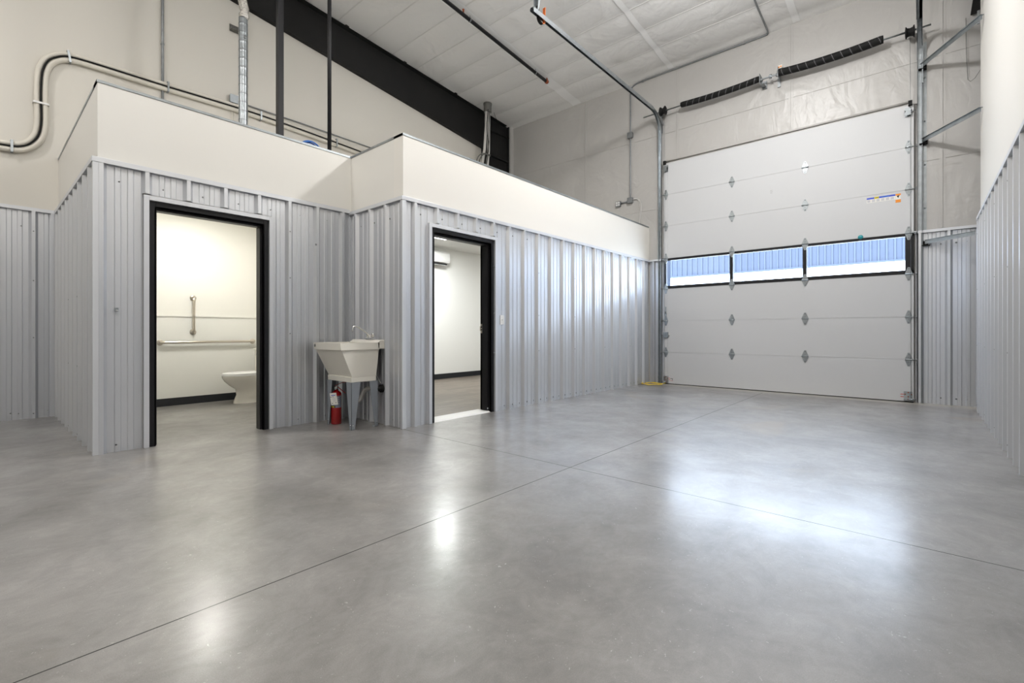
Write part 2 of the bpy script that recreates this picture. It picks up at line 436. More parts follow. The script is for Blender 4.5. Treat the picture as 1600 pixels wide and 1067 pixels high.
# dark liner closing the gap behind the wall end
struct('wall_right_end', MB().box(.92, 1.0, 7.5, 8.95, 0, 6.9).box(XR+.15, .92, 7.5, 7.6, 0, 6.9), M['vinyl_wall'], label='insulation in the recess behind the right wall end')

# ---- left wall
XL = -7.90
w = MB().box(XL-.2, XL, -9.3, 9.0, 0, 8.0)
wl = struct('wall_left', w, M['cream_left'], label='tall cream drywall party wall behind the restroom and office')
pn = MB(); topsL = [.465-.305*k for k in range(31)]
ribbed(pn, 'y', XL+.003, 1, -9.2, .66, topsL, 0, 2.44)
screws(pn, 'y', XL+.003, 1, [(t, z, True) for t in topsL[:14] for z in (.06, .95, 1.62, 2.2)]+[(t-.12, .07, False) for t in topsL[:14]]+[(t+.12, .08, False) for t in topsL[:14]]+[(t-.1, 2.25, False) for t in topsL[:6]])
struct('wainscot_panel', pn, [M['silver'], M['galvd']], wl)
tr = MB().box(XL, XL+.04, -9.2, .68, 2.435, 2.475); tr.box(XL, XL+.035, .61, .66, 0, 2.44)
struct('cap_trim', tr, M['silver_trim'], wl)
# ---- front wall behind the camera
struct('wall_front', MB().box(-8.4, 1.0, -9.3, -9.1, 0, 8.2), M['cream'], label='cream wall behind the viewpoint')

# ---- restroom block
XA, XB, YA, YJ = -5.17, -4.13, .68, 2.985
PZ = 3.10
def frontwall(x, y0, y1, oy0, oy1, oz, th, z1):
    m = MB(); m.box(x-th, x, y0, oy0, 0, z1); m.box(x-th, x, oy1, y1, 0, z1); m.box(x-th, x, oy0, oy1, oz, z1); return m
# restroom front
wr1 = struct('wall_restroom', frontwall(XA, YA, YJ, 1.02, 2.03, 2.18, .155, PZ), M['cream'], label='restroom block with cream band above ribbed silver wall panels')
struct('side_wall', MB().box(XL, XA-.155, YA, YA+.155, 0, PZ), M['cream'], wr1)
topsA = [1.007+.3095*k for k in range(-1, 7)]
pn = MB()
ribbed(pn, 'y', XA+.004, 1, YA, .975, topsA, 0, 2.43)
ribbed(pn, 'y', XA+.004, 1, 2.06, YJ-.005, topsA, 0, 2.43)
ribbed(pn, 'y', XA+.004, 1, .975, 2.06, topsA, 2.235, 2.43)
topsS = [-5.36-.305*k for k in range(9)]
ribbed(pn, 'x', YA-.004, -1, XL+.04, XA+.01, topsS, 0, 2.43)
screws(pn, 'y', XA+.004, 1, [(t+.12, 2.30, False) for t in topsA]+[(topsA[5], z, True) for z in (1.0, 1.6, 2.1)]+[(t+.1, .06, False) for t in topsA if t < .9 or t > 2]+[(topsA[6]-.02, 2.0, True)])
screws(pn, 'x', YA-.004, -1, [(topsS[k], z, True) for k in (2, 4) for z in (.06, .7, 1.35)]+[(t+.1, .05, False) for t in topsS])
struct('wainscot_panel', pn, [M['silver'], M['galvd']], wr1)
tr = MB()
tr.prism([(XL, YA-.042), (XA+.042, YA-.042), (XA+.042, YJ-.04), (XA, YJ-.04), (XA, YA), (XL, YA)], 'z', 2.425, 2.468)
tr.prism([(XA-.005, YA-.036), (XA+.038, YA-.036), (XA+.038, YA+.014), (XA+.034, YA+.014), (XA+.034, YA-.032), (XA-.005, YA-.032)], 'z', 0, 2.43)   # corner angle
struct('cap_trim', tr, M['silver_trim'], wr1, .002)
tr = MB(); tr.box(XA-.16, XA+.006, YA-.006, YJ, PZ, PZ+.022); tr.box(XL, XA, YA-.006, YA+.16, PZ, PZ+.022)
struct('top_track', tr, M['galv'], wr1)
# lids (roof decks) of the two blocks
rd = MB().box(XL, XA-.155, YA+.155, YJ, 2.78, 2.95)
ceR = struct('ceiling_restroom', rd, M['room'], label='flat ceiling of the restroom')
rd = MB().box(XL, XB-.16, YJ+.16, DW, 2.80, 2.95)
struct('ceiling_office', rd, M['officepaint'], label='flat ceiling of the office')
# restroom lining
ln = MB(); ln.box(XL, XL+.10, YA+.155, YJ, 0, 2.78)
lnr = struct('wall_restroom_back', ln, M['room'], label='cream restroom wall with a white liner along its lower half')
struct('wall_liner', MB().box(XL+.10, XL+.105, YA+.16, YJ, 0, 1.235), M['frp'], lnr)
struct('liner_cap', MB().box(XL+.10, XL+.116, YA+.16, YJ, 1.228, 1.250), M['room'], lnr)
struct('baseboard_restroom', MB().box(XL+.10, XL+.116, YA+.16, YJ, 0, .105), M['baseb'], label='black vinyl base along the restroom wall')

# ---- office block
wo = struct('wall_office', frontwall(XB, YJ, DW, 3.36, 4.36, 2.18, .16, PZ), M['cream2'], label='office front with off white band above ribbed silver wall panels')
struct('side_wall', MB().box(XL, XB-.16, YJ, YJ+.16, 0, PZ), M['cream'], wo)
topsB = [3.43+.3068*k for k in range(-1, 18)]
pn = MB()
ribbed(pn, 'y', XB+.004, 1, YJ, 3.315, topsB, 0, 2.41)
ribbed(pn, 'y', XB+.004, 1, 4.405, DW-.02, topsB, 0, 2.41)
ribbed(pn, 'y', XB+.004, 1, 3.315, 4.405, topsB, 2.235, 2.41)
topsJ = [-5.02+.303*k for k in range(4)]
ribbed(pn, 'x', YJ-.004, -1, XA, XB+.01, topsJ, 0, 2.41)
sc = [(t+.09, 2.30, False) for t in topsB[:7]]
for k in range(4, 18):
    sc.append((topsB[k]+.085, .05, False)); sc.append((topsB[k]-.085, .05, False))
    if k % 3 == 1:
        for z in (.75, 1.25, 1.85): sc.append((topsB[k], z, True))
screws(pn, 'y', XB+.004, 1, sc)
screws(pn, 'x', YJ-.004, -1, [(x, 2.25, False) for x in (-4.93, -4.66, -4.36)]+[(x, .07, False) for x in (-4.85, -4.6, -4.3)])
struct('wainscot_panel', pn, [M['silver'], M['galvd']], wo)
tr = MB(); tr.prism([(XA, YJ-.042), (XB+.042, YJ-.042), (XB+.042, DW-.056), (XB, DW-.056), (XB, YJ), (XA, YJ)], 'z', 2.405, 2.446)
tr.prism([(XB-.005, YJ-.036), (XB+.038, YJ-.036), (XB+.038, YJ+.012), (XB+.034, YJ+.012), (XB+.034, YJ-.032), (XB-.005, YJ-.032)], 'z', 0, 2.41)
tr.box(XA+.004, XA+.03, YJ-.034, YJ-.004, 0, 2.41)
struct('cap_trim', tr, M['silver_trim'], wo, .002)
tr = MB(); tr.box(XB-.16, XB+.006, YJ-.006, DW-.02, PZ, PZ+.022); tr.box(XA, XB, YJ-.006, YJ+.16, PZ, PZ+.022)
struct('top_track', tr, M['galv'], wo)
ln = MB(); ln.box(XL, XL+.15, YJ+.16, DW, 0, 2.80)
struct('wall_office_back', ln, M['officepaint'], label='white wall inside the office seen through its doorway')
struct('baseboard_office', MB().box(XL+.15, XL+.165, YJ+.16, DW, .006, .115), M['baseb'], label='dark vinyl base along the office wall')

# ---- door frames
def frame(name, x, y0, y1, zt, th, hingez, label, strike):
    """hollow metal frame; y0..y1 clear opening, zt clear height; the leaf stands open inside on the y0 side"""
    r = sroot(name, (x, (y0+y1)/2, 0), label)
    f = .052; m = MB(); px = x+.018; ix = x-th-.014
    def U(m, ax, bx, lo, hi, top): # jamb rings
        m.box(ax, bx, lo, y0, 0, top); m.box(ax, bx, y1, hi, 0, top); m.box(ax, bx, y0, y1, zt, top)
    U(m, px-.03, px, y0-f, y1+f, zt+f); U(m, ix, ix+.03, y0-f, y1+f, zt+f); U(m, ix, px, y0-.012, y1+.012, zt+.012)
    st = .016; xs0 = ix+.045; xs1 = px-.05
    m.box(xs0, xs1, y0, y0+st, 0, zt); m.box(xs0, xs1, y1-st, y1, 0, zt); m.box(xs0, xs1, y0, y1, zt-st, zt)
    m.build('door_frame', M['black'], r, .002)
    t = MB(); j = .040; a = f
    t.box(x, x+.044, y0-a-j, y0-a, 0, zt+a+j); t.box(x, x+.044, y1+a, y1+a+j, 0, zt+a+j); t.box(x, x+.044, y0-a, y1+a, zt+a, zt+a+j)
    t.build('casing_trim', M['silver_trim'], r, .002)
    # leaf opened into the room against the hinge side wall
    lf = MB().box(ix-.915, ix-.006, y0-.044, y0-.001, .012, zt-.004).build('door_leaf', M['black'], r, .002)
    kn = MB()
    for s in (-1, 1):
        yy = y0-.022+s*.022
        kn.lathe([(.027, 0), (.027, s*.01), (.011, s*.012), (.011, s*.045)], (ix-.845, yy, 1.0), 14, axis='y')
        kn.tube([(ix-.845, yy+s*.045, 1.0), (ix-.74, yy+s*.048, 1.0)], .009, 8)
    kn.build('lever_handle', M['chrome'], lf)
    for z in hingez:
        h = MB().box(ix-.001, ix+.05, y0-.001, y0+.0025, z-.055, z+.055); h.tube([(ix-.006, y0+.006, z-.055), (ix-.006, y0+.006, z+.055)], .007, 8)
        h.build('hinge', M['chrome'], r)
    if strike:
        h = MB().box(ix+.006, ix+.040, y1-.003, y1+.001, 1.0, 1.12); h.box(ix-.006, ix+.01, y1-.006, y1, 1.03, 1.09)
        h.box(ix+.012, ix+.030, y1-.0036, y1, 1.035, 1.055, 1); h.box(ix+.012, ix+.030, y1-.0036, y1, 1.065, 1.09, 1)
        h.build('strike_plate', [M['nickel'], M['dark']], r)
    return r
frame('door_1', XA, 1.072, 1.98, 2.130, .155, (.29, 1.09, 1.89), 'black steel restroom doorway standing open, beside the left corner', False)
frame('door_2', XB, 3.395, 4.315, 2.130, .16, (.29, 1.09, 1.89), 'black steel office doorway standing open, right of the laundry sink', True)
struct('trim_1', MB().prism([(-4.36, 0), (-4.36, .010), (-4.34, .014), (-4.15, .014), (-4.12, 0)], 'y', 3.40, 4.31), M['white'], label='pale threshold strip, its white also standing for floor gleam, across the office doorway')  # white of the strip also paints in the gleam on the concrete

# ================================================================== OVERHEAD DOOR
x0, x1 = -3.80, -.085
od = thing('overhead_door', ((x0+x1)/2, DW+.02, 0), 'tall white sectional overhead garage door with a strip of windows', 'garage door')
zs = [.012, .617, 1.23, 1.852, 2.440, 3.07, 3.68, 4.29]
YD = DW-.056   # inner face of the door
for i in range(7):
    if i == 3: continue
    m = MB(); za, zb = zs[i]+.0015, zs[i+1]-.0015
    m.box(x0+.005, x1-.005, YD, YD+.05, za, zb)
    for xa, xb in ((x0, x0+.085), (x1-.085, x1)): m.box(xa, xb, YD-.004, YD+.054, za, zb)
    m.box(x0+.02, x1-.02, YD+.012, YD+.04, zb-.01, zb+.016 if i < 6 else zb)
    m.build('door_section', M['door'], od)
# window section
wf = MB(); za, zb = zs[3]+.001, zs[4]-.001
wf.box(x0, x0+.05, YD-.006, YD+.05, za, zb); wf.box(x1-.095, x1, YD-.006, YD+.05, za, zb)
for xm in (-2.555, -1.432): wf.box(xm-.028, xm+.028, YD-.006, YD+.05, za, zb)
wf.box(x0, x1, YD-.006, YD+.05, za, za+.055); wf.box(x0, x1, YD-.006, YD+.05, zb-.042, zb)
wf.box(x0, x1, YD-.012, YD-.004, zb-.012, zb-.004); wf.box(x0+.02, x1-.02, YD+.03, YD+.045, zb-.01, zb+.016)
wfo = wf.build('window_frame', M['black'], od, .002)
for a, b in ((x0+.05, -2.577), (-2.533, -1.454), (-1.410, x1-.095)):
    MB().box(a, b, YD+.018, YD+.024, za+.040, zb-.030).build('window_pane', M['glass'], wfo)
MB().box(x0, x1, YD+.008, YD+.048, .0, .013).build('bottom_seal', M['rubber'], od)
def hinge(x, z, edge=0):
    m = MB(); w = .047 if not edge else .042; h = .098; y = YD-.0065
    for sgn in (1, -1):
        top = [(x-w, z+sgn*.006), (x+w, z+sgn*.006), (x+w*.9, z+sgn*.022), (x+.012, z+sgn*h), (x-.012, z+sgn*h), (x-w*.9, z+sgn*.022)]
        m.prism(top, 'y', y, y+.004)
        m.box(x-w*.35, x+w*.35, y-.006, y, z+sgn*.012, z+sgn*.060)
        for dz in (.035, .078): m.lathe([(.008, 0), (.008, -.005), (.004, -.008)], (x, y, z+sgn*dz), 8, 1, axis='y')
    m.tube([(x-w, y-.006, z), (x+w, y-.006, z)], .010, 10)
    if edge:
        m.tube([(x, y-.012, z), (x+edge*.075, y-.012, z)], .006, 8); m.lathe([(.021, -.006), (.023, 0), (.021, .006)], (x+edge*.085, y-.012, z), 14, 1, axis='x')
    m.build('hinge', [M['galv'], M['galvd']], od)
for z in zs[1:7]:
    for x in (-2.545, -1.425): hinge(x, z)
    hinge(x0+.045, z, -1); hinge(x1-.055, z, 1)
for s, x in ((-1, x0+.05), (1, x1-.06)):   # bottom corner and top corner brackets
    m = MB().box(x-.05, x+.045, YD-.010, YD-.004, .035, .155); m.box(x-.052, x+.052, YD-.045, YD-.006, .030, .036)
    for dx, dz in ((0, .14), (-.035, .115), (.035, .115), (0, .08), (0, .045)): m.lathe([(.009, 0), (.009, -.006)], (x+dx, YD-.010, dz), 8, 1, axis='y')
    m.tube([(x, YD-.02, .045), (x+s*.085, YD-.02, .045)], .008, 8)
    m.build('bottom_bracket', [M['galv'], M['copper']], od)
    m = MB().box(x-.04, x+.04, YD-.010, YD-.004, 4.12, 4.25); m.box(x-.04, x+.04, YD-.05, YD-.008, 4.20, 4.206); m.box(x-.03, x+.03, YD-.055, YD-.05, 4.13, 4.21)
    m.tube([(x, YD-.03, 4.18), (x+s*.085, YD-.03, 4.18)], .007, 8)
    m.build('top_bracket', M['galv'], od)
    MB().box(x-.045 if s < 0 else x+.0, x+.0 if s < 0 else x+.045, YD-.05, YD-.004, 4.27, 4.335).build('stop_block', M['rubber'], od)
# safety marks at the bottom corners
m = MB()
for dz in (.075, .112): m.box(-.232, -.188, YD-.001, YD+.002, dz-.005, dz+.004)
for dz in (.085, .115): m.box(-3.705, -3.672, YD-.001, YD+.002, dz-.004, dz+.004)
m.box(-3.668, -3.618, YD-.001, YD+.002, .066, .072)
m.box(-3.668, -3.618, YD-.001, YD+.002, .104, .112, 1); m.box(-3.663, -3.645, YD-.001, YD+.002, .078, .098, 2); m.box(-3.632, -3.622, YD-.001, YD+.002, .080, .098, 1)
m.build('warning_label', [M['redd'], M['dark'], M['greyl']], od)
# slide lock on the left edge
m = MB().box(x0+.0, x0+.095, YD-.03, YD-.005, .905, 1.01); m.tube([(x0-.05, YD-.02, .95), (x0+.12, YD-.02, .95)], .008, 8)
m.build('slide_lock', M['galv'], od, .003)
m = MB().box(x0+.03, x0+.055, YD-.010, YD-.004, 1.28, 1.50); m.tube([(x0+.043, YD-.012, 1.47), (x0+.05, YD-.03, 1.42), (x0+.043, YD-.012, 1.36)], .006, 8)
m.box(x0+.025, x0+.062, YD-.02, YD-.006, 1.34, 1.375)
m.build('lock_latch', [M['galv']], od)
# instruction sticker strip
m = MB(); sy = YD-.0015
m.box(-.625, -.29, sy, YD+.002, 2.955, 3.03, 0)
m.box(-.625, -.29, sy-.0008, YD, 3.008, 3.032, 1); m.box(-.533, -.480, sy-.0014, YD, 3.007, 3.033, 2)
for k in range(4): m.box(-.525+k*.011, -.518+k*.011, sy-.002, YD, 3.014, 3.026, 4)
m.box(-.455, -.36, sy-.0014, YD, 3.014, 3.024, 5); 
for k in range(6):
    xa = -.618+k*.055
    m.box(xa, xa+.036, sy-.0008, YD, 2.962, 3.0, 3)
m.box(-.288, -.228, sy-.0008, YD, 2.905, 3.032, 0); m.box(-.288, -.228, sy-.0014, YD, 2.905, 2.948, 6); m.box(-.288, -.228, sy-.0014, YD, 3.008, 3.032, 6)
m.prism([(-.275, 3.005), (-.24, 3.008), (-.252, 2.985), (-.258, 2.968), (-.266, 2.985)], 'y', sy-.0014, YD, 4)
m.build('instruction_sticker', [M['paper'], M['bluei'], M['yellowl'], M['greyl'], M['dark'], M['blue'], M['orange']], od)
m = MB()
for dz in (.0, .022, .046): m.box(-1.935, -1.915 + (.02 if dz else .012), YD-.001, YD+.002, 3.36+dz, 3.363+dz)
m.build('printed_mark', M['boot'], od)
MB().lathe([(.03, -.006), (.034, .0), (.03, .006)], (-.70, YD-.006, 2.455), 14, axis='y').build('teal_sensor', M['teal'], od)
bpy.data.objects['teal_sensor']['label'] = 'small teal plastic cap on the top edge of the window strip'

# jamb angles and tracks
def track(name, x, s, label):
    """s=-1 left of the door, +1 right; vertical channel, curve and horizontal run towards the viewer"""
    t = thing(name, (x, 8.85, 0), label, 'door track', 'overhead door tracks')
    zt, r = 5.265, .36; path = [(x, 8.865, .01), (x, 8.865, zt-r)]
    for k in range(1, 9):
        a = k/8*pi/2; path.append((x, 8.865-r+r*cos(a), zt-r+r*sin(a)))
    path.append((x, 4.84, zt))
    m = MB(); C = [(-.024, .010), (-.024, -.028), (-.020, -.032), (.022, -.032), (.030, -.020), (.030, .012)]   # cross section (side, outward)
    def sweep(m, path, C, closed=False):
        n = len(C); vs = []
        for i, p in enumerate(path):
            p = Vector(p); d = (Vector(path[min(i+1, len(path)-1)])-Vector(path[max(i-1, 0)])).normalized()
            nrm = Vector((0, -d.z, d.y)) # inner side (towards the room / up)
            for u, w in C: vs.append(p+Vector((u*s, 0, 0))+nrm*w)
        m.add(vs, [(i*n+k, i*n+k+1, (i+1)*n+k+1, (i+1)*n+k) for i in range(len(path)-1) for k in range(n-1)], 0, False)
        m2 = [v+Vector((0.0018*s, 0.0018, 0)) for v in vs]
        m.add(m2, [(i*n+k, (i+1)*n+k, (i+1)*n+k+1, i*n+k+1) for i in range(len(path)-1) for k in range(n-1)], 0, False)
    sweep(m, path, C); m.build('roller_track', M['galv'], t)
    # stiffening angle along the horizontal run
    m = MB(); xx = x-s*.030
    m.box(xx-.002, xx+.002, 4.84, 8.5, zt-.035, zt+.03); m.box(min(xx, xx+s*.03), max(xx, xx+s*.03), 4.84, 8.5, zt+.028, zt+.032)
    m.build('track_angle', M['galv'], t)
    # wall angle on the jamb
    m = MB(); xa = x+s*.026
    m.box(xa, xa+s*.004, 8.855, DW, 0, 5.15); m.box(xa, xa+s*.050, DW-.006, DW-.001, 0, 5.15)
    m.box(xa-s*.001, xa+s*.012, 8.845, 8.875, 4.55, 5.25)
    for k in range(8): m.lathe([(.011, 0), (.011, -.008)], (xa+s*.03, DW-.006, .3+k*.62), 8, axis='y')
    m.build('wall_angle', M['galv'], t)
    return t
tl = track('door_track', -3.872, -1, 'left galvanised track of the overhead door, curving to run along under the ceiling')
trk = track('door_track', -.022, 1, 'right galvanised track of the overhead door, rising beside the door edge')
# hanger with bumper at the near end of the left track
m = MB(); hx = -3.90
m.box(hx-.022, hx+.022, 4.98, 4.984, 5.28, ceil_z(5.0)); m.box(hx-.024, hx-.020, 4.94, 4.984, 5.28, ceil_z(5.0))
m.obox((hx+.03, 4.97, 5.33), (hx+.22, 4.97, ceil_z(5.0)), .03, .004)
m.box(hx-.03, hx+.03, 4.90, 5.04, 5.30, 5.307)
m.build('track_hanger', M['galv'], tl)
m = MB(); hk = []
for k in range(13):
    a = pi + k/12*pi*.92
    hk.append((-3.885, 5.055+.062*cos(a), 5.250+.055*sin(a)))
hk = [(-3.885, 4.985, 5.40)]+hk+[(-3.885, 5.122, 5.44)]
n = len(hk); vs = []
for p in hk: vs += [(p[0]-.022, p[1], p[2]), (p[0]+.022, p[1], p[2])]
vo = []
for i, p in enumerate(hk):
    d = (Vector(hk[min(i+1, n-1)])-Vector(hk[max(i-1, 0)])).normalized(); nn = Vector((0, d.z, -d.y))*.007
    vo += [(p[0]-.022, p[1]+nn.y, p[2]+nn.z), (p[0]+.022, p[1]+nn.y, p[2]+nn.z)]
m.add(vs, [(2*i, 2*i+1, 2*i+3, 2*i+2) for i in range(n-1)], 1)
m.add(vo, [(2*i, 2*i+2, 2*i+3, 2*i+1) for i in range(n-1)], 0)
for i in range(n-1):
    m.add([vs[2*i+1], vs[2*i+3], vo[2*i+3], vo[2*i+1]], [(0, 1, 2, 3)], 1 if i > n//2 else 0)
    m.add([vs[2*i], vs[2*i+2], vo[2*i+2], vo[2*i]], [(0, 1, 2, 3)], 0)
bp = m.build('bumper_strap', [M['rubber'], M['orangep']], tl)
bp['label'] = 'black and orange hooked bumper strap'

# torsion shaft, drums, springs
sy, sz = 8.76, 5.275
sh = thing('torsion_shaft', (-1.95, sy, sz), 'long steel torsion shaft above the overhead door carrying the cable drums', 'door shaft')
MB().tube([(-4.17, sy, sz-.002), (.10, sy, sz+.02)], .0127, 10).build('shaft', M['galv'], sh)
for x, s in ((-3.765, -1), (-.125, 1)):
    m = MB().lathe([(.035, -.055), (.078, -.050), (.080, -.038), (.060, -.030), (.052, 0), (.060, .030), (.080, .040), (.082, .05), (.04, .055)], (x, sy, sz+.005), 24, axis='x')
    m.build('cable_drum', M['rubber'], sh)
    # lifting cable down to the door corner
    MB().tube([(x, sy+.055, sz), (x+s*.005, YD-.02, 4.3), (x+s*.01, YD-.02, .06)], .0022, 6).build('lift_cable', M['galvd'], sh)
    m = MB(); xx = x+s*.075
    m.box(xx-.003, xx+.003, sy-.03, DW, sz-.05, sz+.04); m.box(xx-.003, xx+s*.05, DW-.006, DW-.001, sz-.35, sz+.06)
    if s < 0: m.obox((xx, sy-.01, sz-.02), (xx+.02, sy+.13, sz-.20), .004, .05)
    m.build('end_bearing_plate', M['galvd'], sh)
m = MB().lathe([(.036, -.018), (.036, .018)], (-1.905, sy, sz+.008), 18, axis='x'); m.box(-1.915, -1.895, sy-.045, sy+.045, sz+.0, sz+.016)
m.build('shaft_coupler', M['galv'], sh, .002)
m = MB()
m.box(-2.065, -2.058, sy-.05, DW, sz-.06, sz+.095); m.box(-2.06, -1.99, DW-.02, DW, sz-.10, sz+.03); m.box(-2.06, -2.0, sy-.02, DW, sz-.075, sz-.069)
m.lathe([(.03, 0), (.03, .03)], (-2.058, sy, sz), 14, axis='x')
m.build('bearing_bracket', M['galvd'], sh)
m = MB()
m.box(-1.790, -1.782, sy-.06, DW, sz-.05, sz+.11); m.box(-1.83, -1.785, DW-.02, DW, sz-.14, sz+.05)
m.lathe([(.03, 0), (.03, -.03)], (-1.79, sy, sz), 14, axis='x')
m.box(-1.79, -1.725, sy-.02, sy+.03, sz+.085, sz+.135, 1); m.box(-1.785, -1.765, sy-.022, sy-.019, sz+.095, sz+.12, 2); m.box(-1.755, -1.735, sy-.022, sy-.019, sz+.10, sz+.125, 2)
m.build('bearing_bracket', [M['galvd'], M['paper'], M['orange']], sh)
def spring(xa, xb, za, zb, sagv, rad, label, pitch, direction):
    t = thing('torsion_spring', ((xa+xb)/2, sy, sz), label, 'spring', 'torsion springs over the door')
    N = int((xb-xa)/.0095); pts = []; rs = []
    for i in range(N+1):
        u = i/N; x = xa+(xb-xa)*u
        pts.append((x, sy, za+(zb-za)*u-sagv*4*u*(1-u))); rs.append(rad*(1.0 if i % 2 else .93))
    def mf(i, k):
        x = (xb-xa)*i/N
        ph = (x/pitch+direction*k/24) % 1
        return 1 if ph < .10 else 0
    MB().tube(pts, rs, 24, matf=mf, smooth=True).build('coil', [M['rubber'], M['stripe']], t)
    for x, z, q in ((xa, za, 1), (xb, zb, -1)):
        MB().lathe([(rad*.5, -.03*q), (rad*.9, -.028*q), (rad*.95, 0), (rad*.8, .02*q)], (x, sy, z), 18, axis='x').build('spring_cone', M['rubber'], t)
    return t
spring(-3.385, -2.10, 5.285, 5.300, .022, .052, 'shorter black torsion spring above the left half of the overhead door', .115, 1)
spring(-1.77, -.45, 5.300, 5.300, .028, .060, 'longer looking black torsion spring with grey diagonal stripes above the right half of the door', .115, -1)

# diagonal galvanised braces at the right end
for (a, b, lab) in (((.0, 8.87, 4.80), (.66, 7.77, 4.80), 'uppermost galvanised brace, high beside the top of the door, running behind the right wall'),
                    ((.01, 8.88, 3.74), (.66, 7.93, 3.74), 'middle galvanised brace, beside the door above the ribbed panels'),
                    ((.035, 8.87, 2.29), (.66, 8.38, 2.29), 'lowest galvanised brace, crossing the top of the ribbed panels')):
    t = thing('diagonal_brace', a, lab, 'brace', 'galvanised braces right of the door')
    a = Vector(a); b = Vector(b)
    d = (b-a).normalized(); b = a+d*((.60-a.x)/d.x) if lab[0] != 'l' else a+d*((.52-a.x)/d.x)
    if lab[0] == 'u': b = Vector((.548, 7.955, 4.80))
    if lab[0] == 'm': b = Vector((.548, 8.10, 3.74))
    m = MB().obox(a, b, .004, .055); m.obox(a+Vector((0, 0, .027)), b+Vector((0, 0, .027)), .045, .004); m.build('angle_bar', M['galv'], t)
    m = MB().box(a.x-.035, a.x+.055, DW-.02 if True else 0, DW-.002, a.z-.05, a.z+.02); m.box(a.x-.035, a.x+.055, a.y-.04, DW-.002, a.z-.052, a.z-.046); m.build('clip', M['rubber'], t)
# steel column haunch peeking out at the top right
m = MB(); m.prism([(8.46, 5.33), (8.93, 5.33), (8.93, 6.05), (8.46, 6.08)], 'x', .60, .61); m.box(.50, .70, 8.45, 8.90, 5.31, 5.33); m.box(.50, .70, 8.45, 8.46, 5.33, 6.1)
tag(m.build('steel_haunch', M['beam']), 'dark steel frame haunch at the top, just left of the right wall edge', 'steel column')
m = MB().tube([(.455, 8.9, 5.3), (.46, 8.9, 4.8), (.475, 8.9, 4.45), (.50, 8.88, 4.41), (.54, 8.86, 4.43), (.60, 8.8, 4.52)], .003, 6)
tag(m.build('hanging_wire', M['boot']), 'thin dark wire drooping beside the right wall edge', 'wire')
m = MB().box(.535, .562, 8.43, 8.45, 4.95, 5.12)
m.box(.550, .575, 8.425, 8.47, 5.0, 5.06)
tag(m.build('wall_clip', M['galvd']), 'small metal clip on the right wall edge between the braces', 'clip')

# ================================================================== STEEL FRAME (left)
t = thing('steel_rafter', (XL+.08, 4, 6.2), 'long charcoal tapered steel rafter under the ceiling along the left wall', 'steel beam')
def lo(y): return 5.374+(7.948-y)*.1245
xw = XL+.045
m = MB(); m.add([(xw+dx, y, z) for dx in (-.006, .006) for (y, z) in ((-9.0, lo(-9)), (7.95, lo(7.95)), (7.95, ceil_z(7.95)-.02), (-9, ceil_z(-9)-.02))],
                [(0, 1, 2, 3), (7, 6, 5, 4), (0, 4, 5, 1), (1, 5, 6, 2), (2, 6, 7, 3), (3, 7, 4, 0)])
m.build('web', M['beam'], t)
m = MB(); m.obox((xw, -9, lo(-9)), (xw, 7.95, lo(7.95)), .09, .012); m.build('bottom_flange', M['beam'], t)
m = MB(); m.obox((xw+.02, -9, ceil_z(-9)-.03), (xw+.02, 8.7, ceil_z(8.7)-.03), .16, .014)
for y in (5.65, 7.0, 4.4): m.box(xw+.06, xw+.12, y-.03, y+.03, ceil_z(y)-.045, ceil_z(y)-.01, 0)
m.build('top_flange', M['beam'], t)
t = thing('steel_column', (XL+.08, 8.4, 3.1), 'charcoal steel column with stiffener plates in the far left corner above the office', 'steel column')
m = MB(); m.box(xw-.006, xw+.006, 7.95, 8.82, 2.95, ceil_z(8.5)-.01); m.build('web', M['beam'], t)
m = MB(); m.box(xw-.075, xw+.075, 8.80, 8.815, 2.95, 6.13); m.box(xw-.075, xw+.06, 7.945, 7.957, 2.95, 5.39); m.build('flange', M['beam'], t)
for z in (5.85, 5.24, 4.6):
    MB().box(xw, xw+.075, 7.957, 8.93, z, z+.012).build('stiffener_plate', M['beam'], t)
m = MB().box(XL+.0, XL+.16, 8.82, DW, 2.95, 6.14)
tag(m.build('corner_flashing', M['vinyl_wall']), 'pale vertical wrapped strip in the far left corner beside the steel column', 'flashing')

# ================================================================== SERVICES
def pt(px, py, X):   # helper used for points taken along the left wall
    pass
# black hangers
t = thing('hanger_tube', (-5.6, 2.33, 2.95), 'thicker black square tube rising behind the restroom parapet', 'hanger post', 'black hanger tubes over the restroom')
MB().box(-5.633, -5.567, 2.30, 2.365, 2.95, ceil_z(2.33)).build('tube', M['black'], t, .004)
MB().box(-5.66, -5.54, 2.27, 2.395, 2.95, 2.96).build('foot_plate', M['black'], t)
t = thing('hanger_tube', (-5.5, 2.93, 2.95), 'thinner black round pipe rising just behind the inner corner of the restroom parapet', 'hanger post', 'black hanger tubes over the restroom')
MB().tube([(-5.53, 2.90, 2.95), (-5.53, 2.90, ceil_z(2.95))], .024, 14).build('tube', M['black'], t)
MB().lathe([(.055, 0), (.055, .01), (.03, .014), (.03, .04)], (-5.53, 2.90, 2.95), 16).build('floor_flange', M['black'], t)
m = MB().lathe([(.027, 0), (.029, .01), (.027, .02)], (-5.53, 2.90, 5.2), 14); m.build('pipe_collar', M['rubber'], t)

